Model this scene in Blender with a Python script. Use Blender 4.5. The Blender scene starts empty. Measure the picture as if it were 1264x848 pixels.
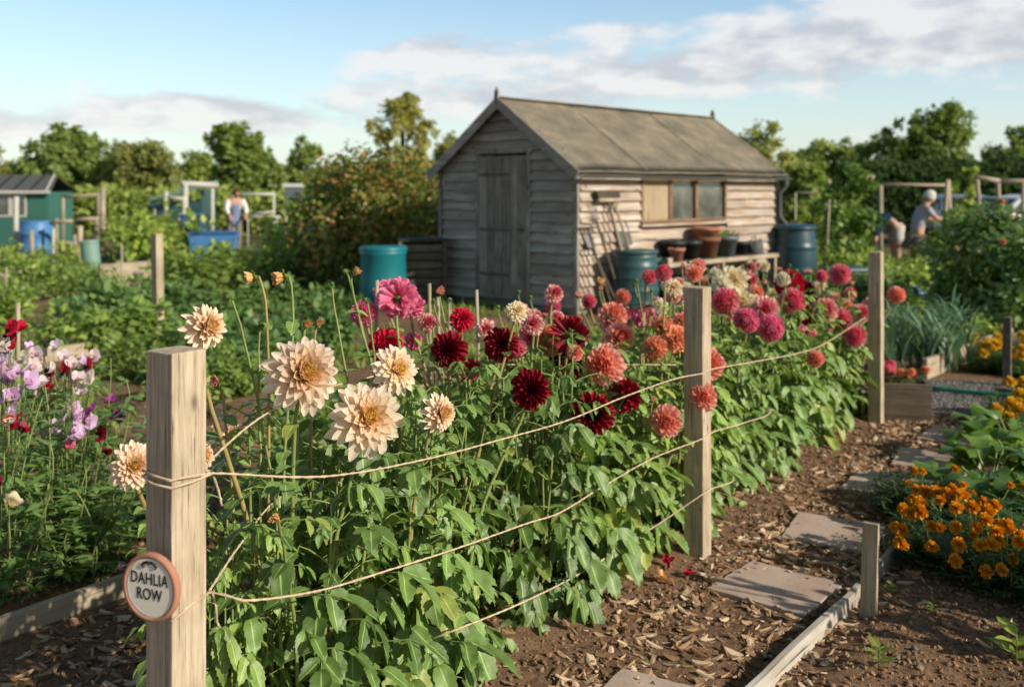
import bpy, math, random
import numpy as np
from mathutils import Vector, Matrix, noise, Quaternion

PI = math.pi
R = math.radians
SC = bpy.context.scene
COL = SC.collection
rng = random.Random(7)
nrg = np.random.default_rng(7)

# ------------------------------------------------------------------ camera model of the place
FPX, HC = 1229.0, 1.6          # focal length in photo pixels, eye height
def at(px, py, Y):             # a photo pixel at depth Y -> point
    return Vector(((px-632)/FPX*Y, Y, HC-(py-234)/FPX*Y))
def gnd(px, py):               # a photo pixel on the ground
    Y = FPX*HC/(py-234)
    return Vector(((px-632)/FPX*Y, Y, 0))
ROW0 = Vector((-0.72, 2.108, 0)); RD = Vector((.563, .826, 0)); RN = Vector((.826, -.563, 0))
def row(t, o=0, z=0):          # along the dahlia row, across it (+ = path side)
    p = ROW0 + RD*t + RN*o
    return Vector((p.x, p.y, z))
def row_t(px, o):              # where along the row a photo column meets the line at offset o
    k = (px-632)/FPX
    return (k*(2.108-.563*o)+.72-.826*o)/(.563-.826*k)
def to_row(x, y):
    dx, dy = x-ROW0.x, y-ROW0.y
    return dx*.563+dy*.826, dx*.826-dy*.563
RROT = math.atan2(.826, .563)
def ground_h(x, y):
    t, o = to_row(x, y)
    h = 0.0
    if -2 < t < 12 and -5 < o < 5:
        n = noise.noise(Vector((x*3.1, y*3.1, 0)))*.010 + noise.noise(Vector((x*9, y*9, 3)))*.006
        f = max(0, min(1, (9-t)/3))
        m = math.exp(-((o+.40)/.30)**2)*.05 if t < 6.6 else 0
        b = .035*max(0, min(1, (o-.74)/.12))
        l = .035*max(0, min(1, (-1.72-o)/.12))
        pf=1-.75*max(0,min(1,min((o-.0)/.15,(.78-o)/.1)))
        h = (n*pf+m+b+l)*f
    return h

# ------------------------------------------------------------------ object helpers
def link(o, parent=None):
    COL.objects.link(o)
    if parent is not None: o.parent = parent
    return o
def tag(o, label=None, cat=None, group=None, kind=None):
    if label: o['label'] = label
    if cat: o['category'] = cat
    if group: o['group'] = group
    if kind: o['kind'] = kind
    return o
def thing(name, label, cat, loc=(0,0,0), rz=0, group=None):
    o = bpy.data.objects.new(name, None); o.empty_display_size = .1
    o.location = loc; o.rotation_euler = (0,0,rz)
    return tag(link(o), label, cat, group)
def inst(name, mesh, parent=None, loc=(0,0,0), rot=None, scale=1):
    o = bpy.data.objects.new(name, mesh)
    o.location = loc
    if rot is not None:
        if isinstance(rot, Quaternion): o.rotation_mode = 'QUATERNION'; o.rotation_quaternion = rot
        else: o.rotation_euler = rot
    o.scale = (scale,)*3 if not hasattr(scale, '__len__') else scale
    return link(o, parent)

class MB:
    def __init__(s): s.v=[]; s.s=[]; s.q=[]; s.t=[]; s.qm=[]; s.tm=[]; s.n=0
    def add(s, V, quads=None, tris=None, shade=None, m=0):
        V = np.asarray(V, dtype=np.float32).reshape(-1,3); k = len(V)
        s.v.append(V)
        if shade is None: sh = np.tile(np.array([[.5, rng.random(), .5]], dtype=np.float32), (k,1))
        else:
            sh = np.asarray(shade, dtype=np.float32)
            if sh.ndim == 1: sh = np.tile(sh[None], (k,1))
        s.s.append(sh)
        if quads is not None and len(quads):
            Q = np.asarray(quads, dtype=np.int32).reshape(-1,4)+s.n; s.q.append(Q); s.qm.append(np.full(len(Q), m, np.int32))
        if tris is not None and len(tris):
            T = np.asarray(tris, dtype=np.int32).reshape(-1,3)+s.n; s.t.append(T); s.tm.append(np.full(len(T), m, np.int32))
        s.n += k
    def many(s, proto, M, G, m=0, B=None):
        """proto = (V, quads, R); M = Kx3x4; G = K random shade."""
        V, Q, Rc = proto[:3]; T = proto[3] if len(proto) > 3 else None
        M = np.asarray(M, dtype=np.float32); K = len(M); n = len(V)
        if K == 0: return
        W = np.einsum('kij,nj->kni', M[:,:,:3], V) + M[:,None,:,3]
        sh = np.empty((K,n,3), np.float32)
        sh[:,:,0] = Rc[None]; sh[:,:,1] = np.asarray(G)[:,None]; sh[:,:,2] = .5 if B is None else np.asarray(B)[:,None]
        off = (np.arange(K)*n)[:,None,None]
        s.add(W.reshape(-1,3), (Q[None]+off).reshape(-1,4) if Q is not None and len(Q) else None,
              (T[None]+off).reshape(-1,3) if T is not None else None, sh.reshape(-1,3), m)
    def mesh(s, name, mats, smooth=False):
        me = bpy.data.meshes.new(name)
        V = np.concatenate(s.v) if s.v else np.zeros((0,3), np.float32)
        Q = np.concatenate(s.q) if s.q else np.zeros((0,4), np.int32)
        T = np.concatenate(s.t) if s.t else np.zeros((0,3), np.int32)
        loops = np.concatenate([Q.ravel(), T.ravel()]).astype(np.int32)
        me.vertices.add(len(V)); me.vertices.foreach_set('co', V.ravel())
        me.loops.add(len(loops)); me.loops.foreach_set('vertex_index', loops)
        nf = len(Q)+len(T)
        st = np.concatenate([np.arange(len(Q))*4, len(Q)*4+np.arange(len(T))*3]).astype(np.int32)
        me.polygons.add(nf); me.polygons.foreach_set('loop_start', st)
        mi = np.concatenate((s.qm or [np.zeros(0,np.int32)])+(s.tm or [np.zeros(0,np.int32)])).astype(np.int32)
        if not isinstance(mats, (list,tuple)): mats = [mats]
        for m_ in mats: me.materials.append(m_)
        me.polygons.foreach_set('material_index', mi)
        me.polygons.foreach_set('use_smooth', np.full(nf, bool(smooth)))
        me.update(calc_edges=True)
        a = me.attributes.new('shade', 'FLOAT_COLOR', 'POINT')
        S = np.concatenate(s.s) if s.s else np.zeros((0,3), np.float32)
        a.data.foreach_set('color', np.concatenate([S, np.ones((len(S),1),np.float32)],1).ravel())
        me.validate()
        return me
    def build(s, name, mats, parent=None, smooth=False, loc=(0,0,0), rot=None, bevel=0):
        o = inst(name, s.mesh(name, mats, smooth), parent, loc, rot)
        if bevel:
            b = o.modifiers.new('bevel','BEVEL'); b.width = bevel; b.segments = 2; b.limit_method = 'ANGLE'; b.angle_limit = R(40)
        return o
    # ---- shapes
    def box(s, c, size, rz=0, m=0, M=None, g=None, taper=1.0):
        x,y,z = [k/2 for k in size]
        V = np.array([[-x,-y,-z],[x,-y,-z],[x,y,-z],[-x,y,-z],[-x*taper,-y*taper,z],[x*taper,-y*taper,z],[x*taper,y*taper,z],[-x*taper,y*taper,z]], np.float32)
        if M is not None: V = V@np.array(M.to_3x3()).T
        elif rz: V = V@np.array(Matrix.Rotation(rz,3,'Z')).T
        V = V+np.array(c, np.float32)
        Q = [[0,3,2,1],[4,5,6,7],[0,1,5,4],[1,2,6,5],[2,3,7,6],[3,0,4,7]]
        s.add(V,Q,shade=[.5, rng.random() if g is None else g,.5],m=m)
    def bar(s, p0, p1, w, h, up=(0,0,1), m=0, w1=None, h1=None):
        p0=Vector(p0); p1=Vector(p1); d=(p1-p0).normalized(); u=Vector(up)
        if abs(d.dot(u))>.99: u=Vector((1,0,0))
        sd=d.cross(u).normalized(); u=sd.cross(d)
        w1=w if w1 is None else w1; h1=h if h1 is None else h1
        V=[]
        for p,a,b in ((p0,w,h),(p1,w1,h1)):
            for x,y in ((-1,-1),(1,-1),(1,1),(-1,1)): V.append(p+sd*x*a/2+u*y*b/2)
        s.add([tuple(v) for v in V],[[0,1,2,3],[7,6,5,4],[0,4,5,1],[1,5,6,2],[2,6,7,3],[3,7,4,0]],m=m)
    def tube(s, pts, rad, seg=6, m=0, cap=True, g=None, wob=0):
        P=[Vector(p) for p in pts]; n=len(P)
        if not hasattr(rad,'__len__'): rad=[rad]*n
        V=[];ref=Vector((0,0,1))
        t0=(P[1]-P[0]).normalized()
        if abs(t0.dot(ref))>.9: ref=Vector((1,0,0))
        for i in range(n):
            t=(P[min(i+1,n-1)]-P[max(i-1,0)]).normalized()
            a=t.cross(ref)
            a=a.normalized() if a.length>1e-6 else Vector((1,0,0))
            b=t.cross(a).normalized(); ref=-b if False else a.cross(t).normalized()
            for k in range(seg):
                th=2*PI*k/seg; r_=rad[i]*(1+wob*(rng.random()-.5))
                V.append(tuple(P[i]+(a*math.cos(th)+b*math.sin(th))*r_))
        Q=[[i*seg+k, i*seg+(k+1)%seg, (i+1)*seg+(k+1)%seg, (i+1)*seg+k] for i in range(n-1) for k in range(seg)]
        T=[]
        if cap:
            V.append(tuple(P[0])); V.append(tuple(P[-1])); c0=n*seg; c1=c0+1
            for k in range(seg):
                T.append([c0,(k+1)%seg,k]); T.append([c1,(n-1)*seg+k,(n-1)*seg+(k+1)%seg])
        rr=np.full((len(V),3),.5,np.float32); rr[:,1]=rng.random() if g is None else g
        rr[:n*seg,0]=np.repeat(np.linspace(0,1,n),seg)
        s.add(V,Q,T,rr,m)
    def lathe(s, prof, c=(0,0,0), seg=24, m=0, M=None, g=None):
        V=[];n=len(prof)
        for r_,z in prof:
            for k in range(seg):
                th=2*PI*k/seg; V.append((r_*math.cos(th), r_*math.sin(th), z))
        V=np.array(V,np.float32)
        if M is not None: V=V@np.array(M.to_3x3()).T
        V=V+np.array(c,np.float32)
        Q=[[i*seg+k,i*seg+(k+1)%seg,(i+1)*seg+(k+1)%seg,(i+1)*seg+k] for i in range(n-1) for k in range(seg)]
        s.add(V,Q,shade=[.5,rng.random() if g is None else g,.5],m=m)
    def prism(s, poly, a, b, fr, m=0):
        """poly of 2-D points (convex); fr(x,y,d) -> point; from d=a to d=b"""
        n=len(poly); V=[fr(x,y,a) for x,y in poly]+[fr(x,y,b) for x,y in poly]
        cx=sum(p[0] for p in poly)/n; cy=sum(p[1] for p in poly)/n
        V+= [fr(cx,cy,a), fr(cx,cy,b)]
        Q=[[i,(i+1)%n,n+(i+1)%n,n+i] for i in range(n)]
        T=[[2*n,(i+1)%n,i] for i in range(n)]+[[2*n+1,n+i,n+(i+1)%n] for i in range(n)]
        s.add([tuple(v) for v in V],Q,T,m=m)
    def blob(s, c, r, m=0, seed=0, amp=.15, fr=2.0, rings=10, seg=14, sq=(1,1,1)):
        V=[]
        for i in range(rings+1):
            ph=PI*i/rings
            for k in range(seg):
                th=2*PI*k/seg; d=Vector((math.sin(ph)*math.cos(th),math.sin(ph)*math.sin(th),math.cos(ph)))
                q=1+amp*noise.noise(d*fr+Vector((seed,0,0)))
                V.append((c[0]+d.x*r*q*sq[0],c[1]+d.y*r*q*sq[1],c[2]+d.z*r*q*sq[2]))
        Q=[[i*seg+k,(i+1)*seg+k,(i+1)*seg+(k+1)%seg,i*seg+(k+1)%seg] for i in range(rings) for k in range(seg)]
        s.add(V,Q,m=m)

def frames(pos, dirs, normals, size):
    """Kx3x4 matrices: local x along dirs, z along normals, scaled"""
    d=np.asarray(dirs,np.float32); d=d/np.linalg.norm(d,axis=1,keepdims=True)
    n=np.asarray(normals,np.float32)
    y=np.cross(n,d); ln=np.linalg.norm(y,axis=1,keepdims=True); ln[ln<1e-6]=1; y=y/ln
    z=np.cross(d,y)
    sz=np.asarray(size,np.float32).reshape(-1,1)
    M=np.stack([d*sz,y*sz,z*sz,np.asarray(pos,np.float32)],axis=2)
    return M

# ------------------------------------------------------------------ materials
class NT:
    def __init__(s, tree): s.t=tree
    def n(s, typ, **kw):
        nd=s.t.nodes.new(typ)
        for k,v in kw.items(): setattr(nd,k,v)
        return nd
    def ln(s,a,b): s.t.links.new(a,b)
    def put(s, sock, v):
        if hasattr(v,'links') or hasattr(v,'is_output'): s.ln(v,sock)
        else: sock.default_value=v
    def math(s, op, a, b=0.0, clamp=False):
        nd=s.n('ShaderNodeMath',operation=op,use_clamp=clamp); s.put(nd.inputs[0],a); s.put(nd.inputs[1],b); return nd.outputs[0]
    def mix(s, f, a, b, mode='MIX'):
        nd=s.n('ShaderNodeMix',data_type='RGBA',blend_type=mode)
        s.put(nd.inputs[0],f); s.put(nd.inputs[6],a if not isinstance(a,tuple) else (*a,1)[:4]); s.put(nd.inputs[7],b if not isinstance(b,tuple) else (*b,1)[:4])
        return nd.outputs[2]
    def noise(s, vec, scale, detail=4, rough=.55, out=0, dist=0):
        nd=s.n('ShaderNodeTexNoise'); nd.inputs['Scale'].default_value=scale; nd.inputs['Detail'].default_value=detail
        nd.inputs['Roughness'].default_value=rough; nd.inputs['Distortion'].default_value=dist
        if vec is not None: s.ln(vec,nd.inputs['Vector'])
        return nd.outputs[out]
    def ramp(s, f, stops):
        nd=s.n('ShaderNodeValToRGB'); s.put(nd.inputs[0],f); e=nd.color_ramp.elements
        while len(e)<len(stops): e.new(.5)
        for k,(p,c) in enumerate(stops):
            e[k].position=p; e[k].color=(*c,1) if hasattr(c,'__len__') else (c,c,c,1)
        return nd.outputs[0]
    def mapping(s, vec, scale=(1,1,1), rot=(0,0,0), loc=(0,0,0)):
        nd=s.n('ShaderNodeMapping'); s.ln(vec,nd.inputs[0]); nd.inputs[3].default_value=scale; nd.inputs[2].default_value=rot; nd.inputs[1].default_value=loc
        return nd.outputs[0]
    def bump(s, h, strength=.3, dist=.01):
        nd=s.n('ShaderNodeBump'); s.ln(h,nd.inputs['Height']); nd.inputs['Strength'].default_value=strength; nd.inputs['Distance'].default_value=dist
        return nd.outputs[0]
def new_mat(name):
    m=bpy.data.materials.new(name); m.use_nodes=True; t=m.node_tree; t.nodes.clear(); k=NT(t)
    out=k.n('ShaderNodeOutputMaterial'); return m,k,out
def principled(k, out, col, rough=.6, spec=.5, metal=0, normal=None, trans=None, tcol=None):
    p=k.n('ShaderNodeBsdfPrincipled')
    k.put(p.inputs['Base Color'], col if not isinstance(col,tuple) else (*col,1))
    k.put(p.inputs['Roughness'],rough); p.inputs['Specular IOR Level'].default_value=spec; p.inputs['Metallic'].default_value=metal
    if normal is not None: k.ln(normal,p.inputs['Normal'])
    if trans:
        t=k.n('ShaderNodeBsdfTranslucent'); k.put(t.inputs[0], tcol if tcol is not None else col)
        mx=k.n('ShaderNodeMixShader'); mx.inputs[0].default_value=trans
        k.ln(p.outputs[0],mx.inputs[1]); k.ln(t.outputs[0],mx.inputs[2]); k.ln(mx.outputs[0],out.inputs[0])
    else: k.ln(p.outputs[0],out.inputs[0])
    return p
def shade(k):
    a=k.n('ShaderNodeAttribute',attribute_name='shade'); s_=k.n('ShaderNodeSeparateColor'); k.ln(a.outputs[0],s_.inputs[0]); return s_.outputs
def leaf_mat(name, dark, light, trans=.3, rough=.45, vein=True, spec=.45, extra=None):
    m,k,out=new_mat(name); r_,g,b=shade(k)
    c=k.mix(g,dark,light)
    if extra: c=k.mix(k.math('MULTIPLY',k.math('GREATER_THAN',g,extra[1]),.85),c,extra[0])
    tc=k.n('ShaderNodeTexCoord').outputs['Object']
    nz=k.noise(tc,30,3)
    c=k.mix(.5,c,k.mix(nz,tuple(x*.45 for x in dark),tuple(min(1,x*1.25) for x in light)),'MIX')
    oi=k.n('ShaderNodeObjectInfo').outputs['Random']
    c=k.mix(1.0,c,k.ramp(oi,[(0,(.62,.66,.6)),(.5,(1,1,1)),(1,(1.3,1.22,.95))]),'MULTIPLY')
    if vein: c=k.mix(k.math('MULTIPLY',k.math('LESS_THAN',r_,.07),.45),c,tuple(min(1,x*1.9+.02) for x in light))
    c=k.mix(1.0,c,k.ramp(b,[(0,.45),(.5,1.0),(1,1.15)]),'MULTIPLY')  # colour darkened on inner and low leaves to imitate shade in the foliage
    gm=k.n('ShaderNodeNewGeometry').outputs['Backfacing']
    c=k.mix(k.math('MULTIPLY',gm,.35),c,tuple(min(1,x*1.5+.02) for x in light))
    tcol=k.mix(.6,c,(.36,.56,.05))
    nb=k.bump(k.noise(tc,90,2),.25,.004)
    principled(k,out,c,rough,spec,normal=nb,trans=trans,tcol=tcol); return m
def petal_mat(name, base, tip, edge=None, trans=.3, rough=.55, centre=None):
    m,k,out=new_mat(name); r_,g,b=shade(k)
    c=k.ramp(r_,[(0,base),(.45,tuple((x*.35+y*.65) for x,y in zip(base,tip))),(1,tip)])
    if centre: c=k.mix(k.ramp(b,[(.35,0),(.95,1)]),c,centre)
    c=k.mix(1.0,c,k.ramp(g,[(0,.80),(1,1.08)]),'MULTIPLY')
    oi=k.n('ShaderNodeObjectInfo').outputs['Random']
    c=k.mix(1.0,c,k.ramp(oi,[(0,(.98,.96,.96) if 'peach' in name else (.93,.86,.86)),(.3,(1.0,.99,.99)),(1,(1.05,1.05,1.03))]),'MULTIPLY')
    tc=k.n('ShaderNodeTexCoord').outputs['Object']
    nb=k.bump(k.noise(k.mapping(tc,(1,1,1)),14,3),.15,.02)
    principled(k,out,c,rough,.3,normal=nb,trans=trans); return m
def wood_mat(name, cols, axis='Z', scale=1.0, rough=.8, bump=.35, stain=None, per_board=.35):
    m,k,out=new_mat(name); r_,g,b=shade(k)
    tc=k.n('ShaderNodeTexCoord').outputs['Object']
    oi=k.n('ShaderNodeObjectInfo').outputs['Random']
    cmb=k.n('ShaderNodeCombineXYZ'); k.put(cmb.inputs[0],k.math('MULTIPLY',g,13)); k.put(cmb.inputs[1],k.math('MULTIPLY',oi,17)); k.put(cmb.inputs[2],k.math('MULTIPLY',g,7))
    va=k.n('ShaderNodeVectorMath',operation='ADD'); k.ln(tc,va.inputs[0]); k.ln(cmb.outputs[0],va.inputs[1])
    s_=[28*scale]*3; s_['XYZ'.index(axis)]=1.6*scale
    mp=k.mapping(va.outputs[0],tuple(s_))
    n1=k.noise(mp,1.0,6,.6,dist=.6)
    s2=[90*scale]*3; s2['XYZ'.index(axis)]=2.2*scale
    n2=k.noise(k.mapping(va.outputs[0],tuple(s2)),1.0,3,.7)
    n3=k.noise(va.outputs[0],3.2*scale,4)
    f=k.math('ADD',k.math('MULTIPLY',n1,.65),k.math('MULTIPLY',n2,.35))
    c=k.ramp(f,[(.30,cols[0]),(.48,cols[1]),(.68,cols[2])])
    c=k.mix(k.math('MULTIPLY',g,per_board),c,tuple(x*.5 for x in cols[1]))
    c=k.mix(k.ramp(n3,[(.40,0),(.70,.55)]),c,stain if stain else tuple(x*.55 for x in cols[0]))
    cr=k.ramp(n2,[(.31,.18),(.39,1)])
    c=k.mix(1.0,c,cr,'MULTIPLY')
    vo=k.n('ShaderNodeTexVoronoi'); sk=[7*scale**.5]*3; sk['XYZ'.index(axis)]=3.2*scale**.5; k.ln(k.mapping(va.outputs[0],tuple(sk)),vo.inputs['Vector']); vo.inputs['Scale'].default_value=1
    c=k.mix(k.ramp(vo.outputs['Distance'],[(.05,.75),(.13,0)]),c,tuple(x*.45 for x in cols[0]))
    principled(k,out,c,rough,.25,normal=k.bump(f,bump,.006)); return m
def plain_mat(name, col, rough=.6, spec=.4, metal=0, var=.25, scale=8, bump=.1, trans=None, dirt=None):
    m,k,out=new_mat(name)
    tc=k.n('ShaderNodeTexCoord').outputs['Object']; r_,g,b=shade(k)
    nz=k.noise(tc,scale,5,.6)
    c=k.mix(nz,tuple(x*(1-var) for x in col),tuple(min(1,x*(1+var)) for x in col))
    c=k.mix(k.math('MULTIPLY',g,var),c,tuple(x*.7 for x in col))
    if dirt: c=k.mix(k.ramp(k.noise(tc,scale*.6,6,.65),[(.45,0),(.72,.8)]),c,dirt)
    principled(k,out,c,rough,spec,metal,normal=k.bump(k.noise(tc,scale*7,3),bump,.004) if bump else None,trans=trans); return m

M={}
M['dahlia_leaf']=leaf_mat('dahlia_leaf',(.015,.056,.009),(.28,.42,.105),.17,.5,spec=.6,extra=((.42,.38,.07),.955))
M['stem']=plain_mat('stem',(.24,.30,.09),.55,.35,0,.35,20)
M['stem_brown']=plain_mat('stem_brown',(.36,.28,.11),.55,.3,0,.35,20)
M['sepal']=leaf_mat('sepal',(.06,.14,.03),(.20,.30,.07),.3,.5,False)
M['centre']=petal_mat('centre',(.95,.44,.04),(.98,.66,.14),trans=.3)
M['peach']=petal_mat('peach',(.99,.60,.28),(.99,.86,.70),trans=.50,centre=(.98,.60,.17))
M['peach2']=petal_mat('peach2',(.98,.58,.28),(.99,.80,.62),trans=.32,centre=(.92,.50,.12))
M['red']=petal_mat('red',(.06,.001,.007),(.34,.006,.022),trans=.22,centre=(.03,.001,.004),rough=.45)
M['crimson']=petal_mat('crimson',(.34,.003,.025),(.74,.016,.06),trans=.28)
M['coral']=petal_mat('coral',(.97,.22,.14),(.99,.56,.46),trans=.5,centre=(.97,.28,.17))
M['orange']=petal_mat('orange',(.97,.22,.07),(.98,.46,.26),trans=.42)
M['magenta']=petal_mat('magenta',(.88,.04,.19),(.97,.30,.47),trans=.42)
M['pink']=petal_mat('pink',(.92,.06,.18),(.98,.46,.50),trans=.42,centre=(.90,.08,.20))
M['palepink']=petal_mat('palepink',(.92,.25,.26),(.98,.68,.58),trans=.4,centre=(.8,.05,.15))
M['budpeach']=petal_mat('budpeach',(.80,.42,.08),(.95,.58,.26),trans=.3)
M['cream']=petal_mat('cream',(.95,.70,.28),(.98,.88,.62),trans=.4)
M['white']=petal_mat('white',(.92,.80,.52),(.98,.92,.74),trans=.4)
M['lilac']=petal_mat('lilac',(.80,.38,.74),(.93,.70,.93),trans=.35)
M['violet']=petal_mat('violet',(.40,.02,.28),(.66,.13,.55),trans=.35)
M['blush']=petal_mat('blush',(.92,.62,.66),(.96,.86,.86),trans=.35)
M['marigold']=petal_mat('marigold',(.98,.27,.005),(.99,.46,.016),trans=.2)
M['marigold_yellow']=petal_mat('marigold_yellow',(.90,.40,.01),(.95,.60,.05),trans=.2)
M['marigold_leaf']=leaf_mat('marigold_leaf',(.02,.07,.018),(.09,.18,.05),.2,.5,False)
M['pea_leaf']=leaf_mat('pea_leaf',(.065,.16,.03),(.27,.40,.13),.3,.5)
M['veg_leaf']=leaf_mat('veg_leaf',(.05,.12,.016),(.36,.47,.12),.4,.45)
M['veg_dark']=leaf_mat('veg_dark',(.035,.095,.025),(.18,.29,.09),.3,.45)
M['veg_lime']=leaf_mat('veg_lime',(.10,.19,.03),(.44,.52,.11),.35,.5)
M['cabbage']=leaf_mat('cabbage',(.06,.15,.02),(.24,.40,.07),.3,.4)
M['leek']=leaf_mat('leek',(.06,.15,.09),(.20,.32,.20),.2,.4)
M['bark']=wood_mat('bark',[(.05,.04,.03),(.10,.08,.055),(.17,.13,.09)],'Z',.5)
M['soil']=None
M['post']=wood_mat('post',[(.20,.15,.10),(.50,.39,.27),(.72,.59,.44)],'Z',2.3,.8,.9,stain=(.26,.215,.135),per_board=.1)
M['stake']=wood_mat('stake',[(.26,.20,.13),(.50,.40,.27),(.70,.58,.42)],'Z',1.0,.8,.3)
M['board']=wood_mat('board',[(.30,.23,.15),(.52,.42,.30),(.68,.57,.43)],'X',1.0,.8,.3)
M['board_dark']=wood_mat('board_dark',[(.07,.055,.04),(.15,.12,.09),(.25,.20,.14)],'X',1.0,.8,.3)
M['board_white']=wood_mat('board_white',[(.30,.26,.21),(.52,.47,.40),(.70,.66,.58)],'X',1.0,.8,.4,stain=(.28,.21,.14))
M['pole']=wood_mat('pole',[(.26,.20,.13),(.45,.37,.26),(.58,.50,.37)],'Z',.7,.8,.3)
M['grey_wood_x']=wood_mat('grey_wood_x',[(.15,.13,.115),(.44,.395,.345),(.68,.63,.57)],'Y',.8,.85,.8,per_board=.6,stain=(.24,.19,.145))
M['grey_wood_z']=wood_mat('grey_wood_z',[(.12,.10,.085),(.34,.30,.26),(.54,.49,.43)],'Z',.8,.85,.6,per_board=.5)
M['side_wood']=wood_mat('side_wood',[(.15,.105,.075),(.50,.40,.32),(.82,.73,.63)],'X',.7,.85,.9,per_board=.6,stain=(.38,.235,.14))
M['frame_wood']=wood_mat('frame_wood',[(.16,.09,.05),(.30,.18,.10),(.45,.30,.19)],'X',.8,.8,.3)
M['ply']=wood_mat('ply',[(.36,.26,.15),(.50,.38,.24),(.60,.47,.31)],'Z',.3,.8,.15)
M['twine']=plain_mat('twine',(.64,.49,.33),.9,.1,0,.3,90,.4)
M['terracotta']=plain_mat('terracotta',(.43,.19,.115),.8,.25,0,.22,14,.2,dirt=(.50,.30,.20))
M['terracotta_old']=plain_mat('terracotta_old',(.26,.11,.065),.85,.2,0,.3,9,.2,dirt=(.20,.13,.09))
M['sign_face']=plain_mat('sign_face',(.90,.83,.70),.45,.4,0,.06,10,.05)
M['ink']=plain_mat('ink',(.012,.011,.010),.5,.3,0,.1)
M['teal']=plain_mat('teal',(.010,.17,.20),.42,.45,0,.12,5,.03)
M['butt_green']=plain_mat('butt_green',(.028,.085,.095),.42,.5,0,.2,4,.05,dirt=(.06,.11,.11))
M['butt_blue']=plain_mat('butt_blue',(.016,.058,.078),.4,.5,0,.15,4,.05)
M['black_plastic']=plain_mat('black_plastic',(.022,.027,.028),.5,.4,0,.3,6,.1)
M['grey_plastic']=plain_mat('grey_plastic',(.13,.16,.17),.5,.4,0,.2,6,.1)
M['green_plastic']=plain_mat('green_plastic',(.03,.11,.085),.5,.4,0,.25,6,.1)
M['pale_green']=plain_mat('pale_green',(.20,.33,.28),.5,.4,0,.2,6,.1)
M['blue']=plain_mat('blue',(.07,.21,.44),.45,.45,0,.15,5,.05)
M['blue_dark']=plain_mat('blue_dark',(.03,.10,.27),.45,.45,0,.15,5,.05)
M['shed_green']=plain_mat('shed_green',(.045,.15,.115),.7,.3,0,.2,3,.1)
M['white_paint']=plain_mat('white_paint',(.72,.71,.67),.6,.3,0,.1,6,.05)
M['off_white']=plain_mat('off_white',(.52,.50,.44),.7,.3,0,.2,6,.05)
M['steel']=plain_mat('steel',(.20,.19,.18),.6,.4,.3,.25,10,.1)
M['lead']=plain_mat('lead',(.11,.11,.105),.7,.3,.1,.3,10,.1)
M['felt']=None
M['slab']=plain_mat('slab',(.54,.41,.33),.9,.2,0,.18,7,.35,dirt=(.36,.235,.17))
M['gravel_base']=plain_mat('gravel_base',(.16,.145,.13),.9,.2,0,.5,60,.6)
M['hose']=plain_mat('hose',(.01,.17,.11),.45,.45,0,.1)
M['skin']=plain_mat('skin',(.52,.29,.20),.6,.3,0,.12,12,.02)
M['skin_tan']=plain_mat('skin_tan',(.55,.30,.21),.6,.3,0,.12,12,.02)
M['hair_white']=plain_mat('hair_white',(.62,.58,.52),.8,.2,0,.2,40,.3)
M['hair_brown']=plain_mat('hair_brown',(.10,.045,.022),.7,.2,0,.2,40,.3)
M['cloth_grey']=plain_mat('cloth_grey',(.38,.38,.45),.9,.1,0,.12,20,.1)
M['cloth_white']=plain_mat('cloth_white',(.72,.70,.66),.9,.1,0,.1,20,.1)
M['cloth_navy']=plain_mat('cloth_navy',(.012,.03,.075),.9,.1,0,.2,20,.1)
M['cloth_blue']=plain_mat('cloth_blue',(.20,.26,.40),.9,.1,0,.15,20,.1)
M['cloth_shorts']=plain_mat('cloth_shorts',(.55,.50,.46),.9,.1,0,.12,20,.1)
M['trousers']=plain_mat('trousers',(.22,.19,.16),.9,.1,0,.15,20,.1)
M['car_white']=plain_mat('car_white',(.62,.64,.67),.25,.6,0,.05,3,0)
M['car_silver']=plain_mat('car_silver',(.32,.34,.37),.25,.6,.4,.05,3,0)
M['car_glass']=plain_mat('car_glass',(.02,.025,.03),.08,.8,0,.1,3,0)
M['rubber']=plain_mat('rubber',(.02,.02,.02),.8,.2)
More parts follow.
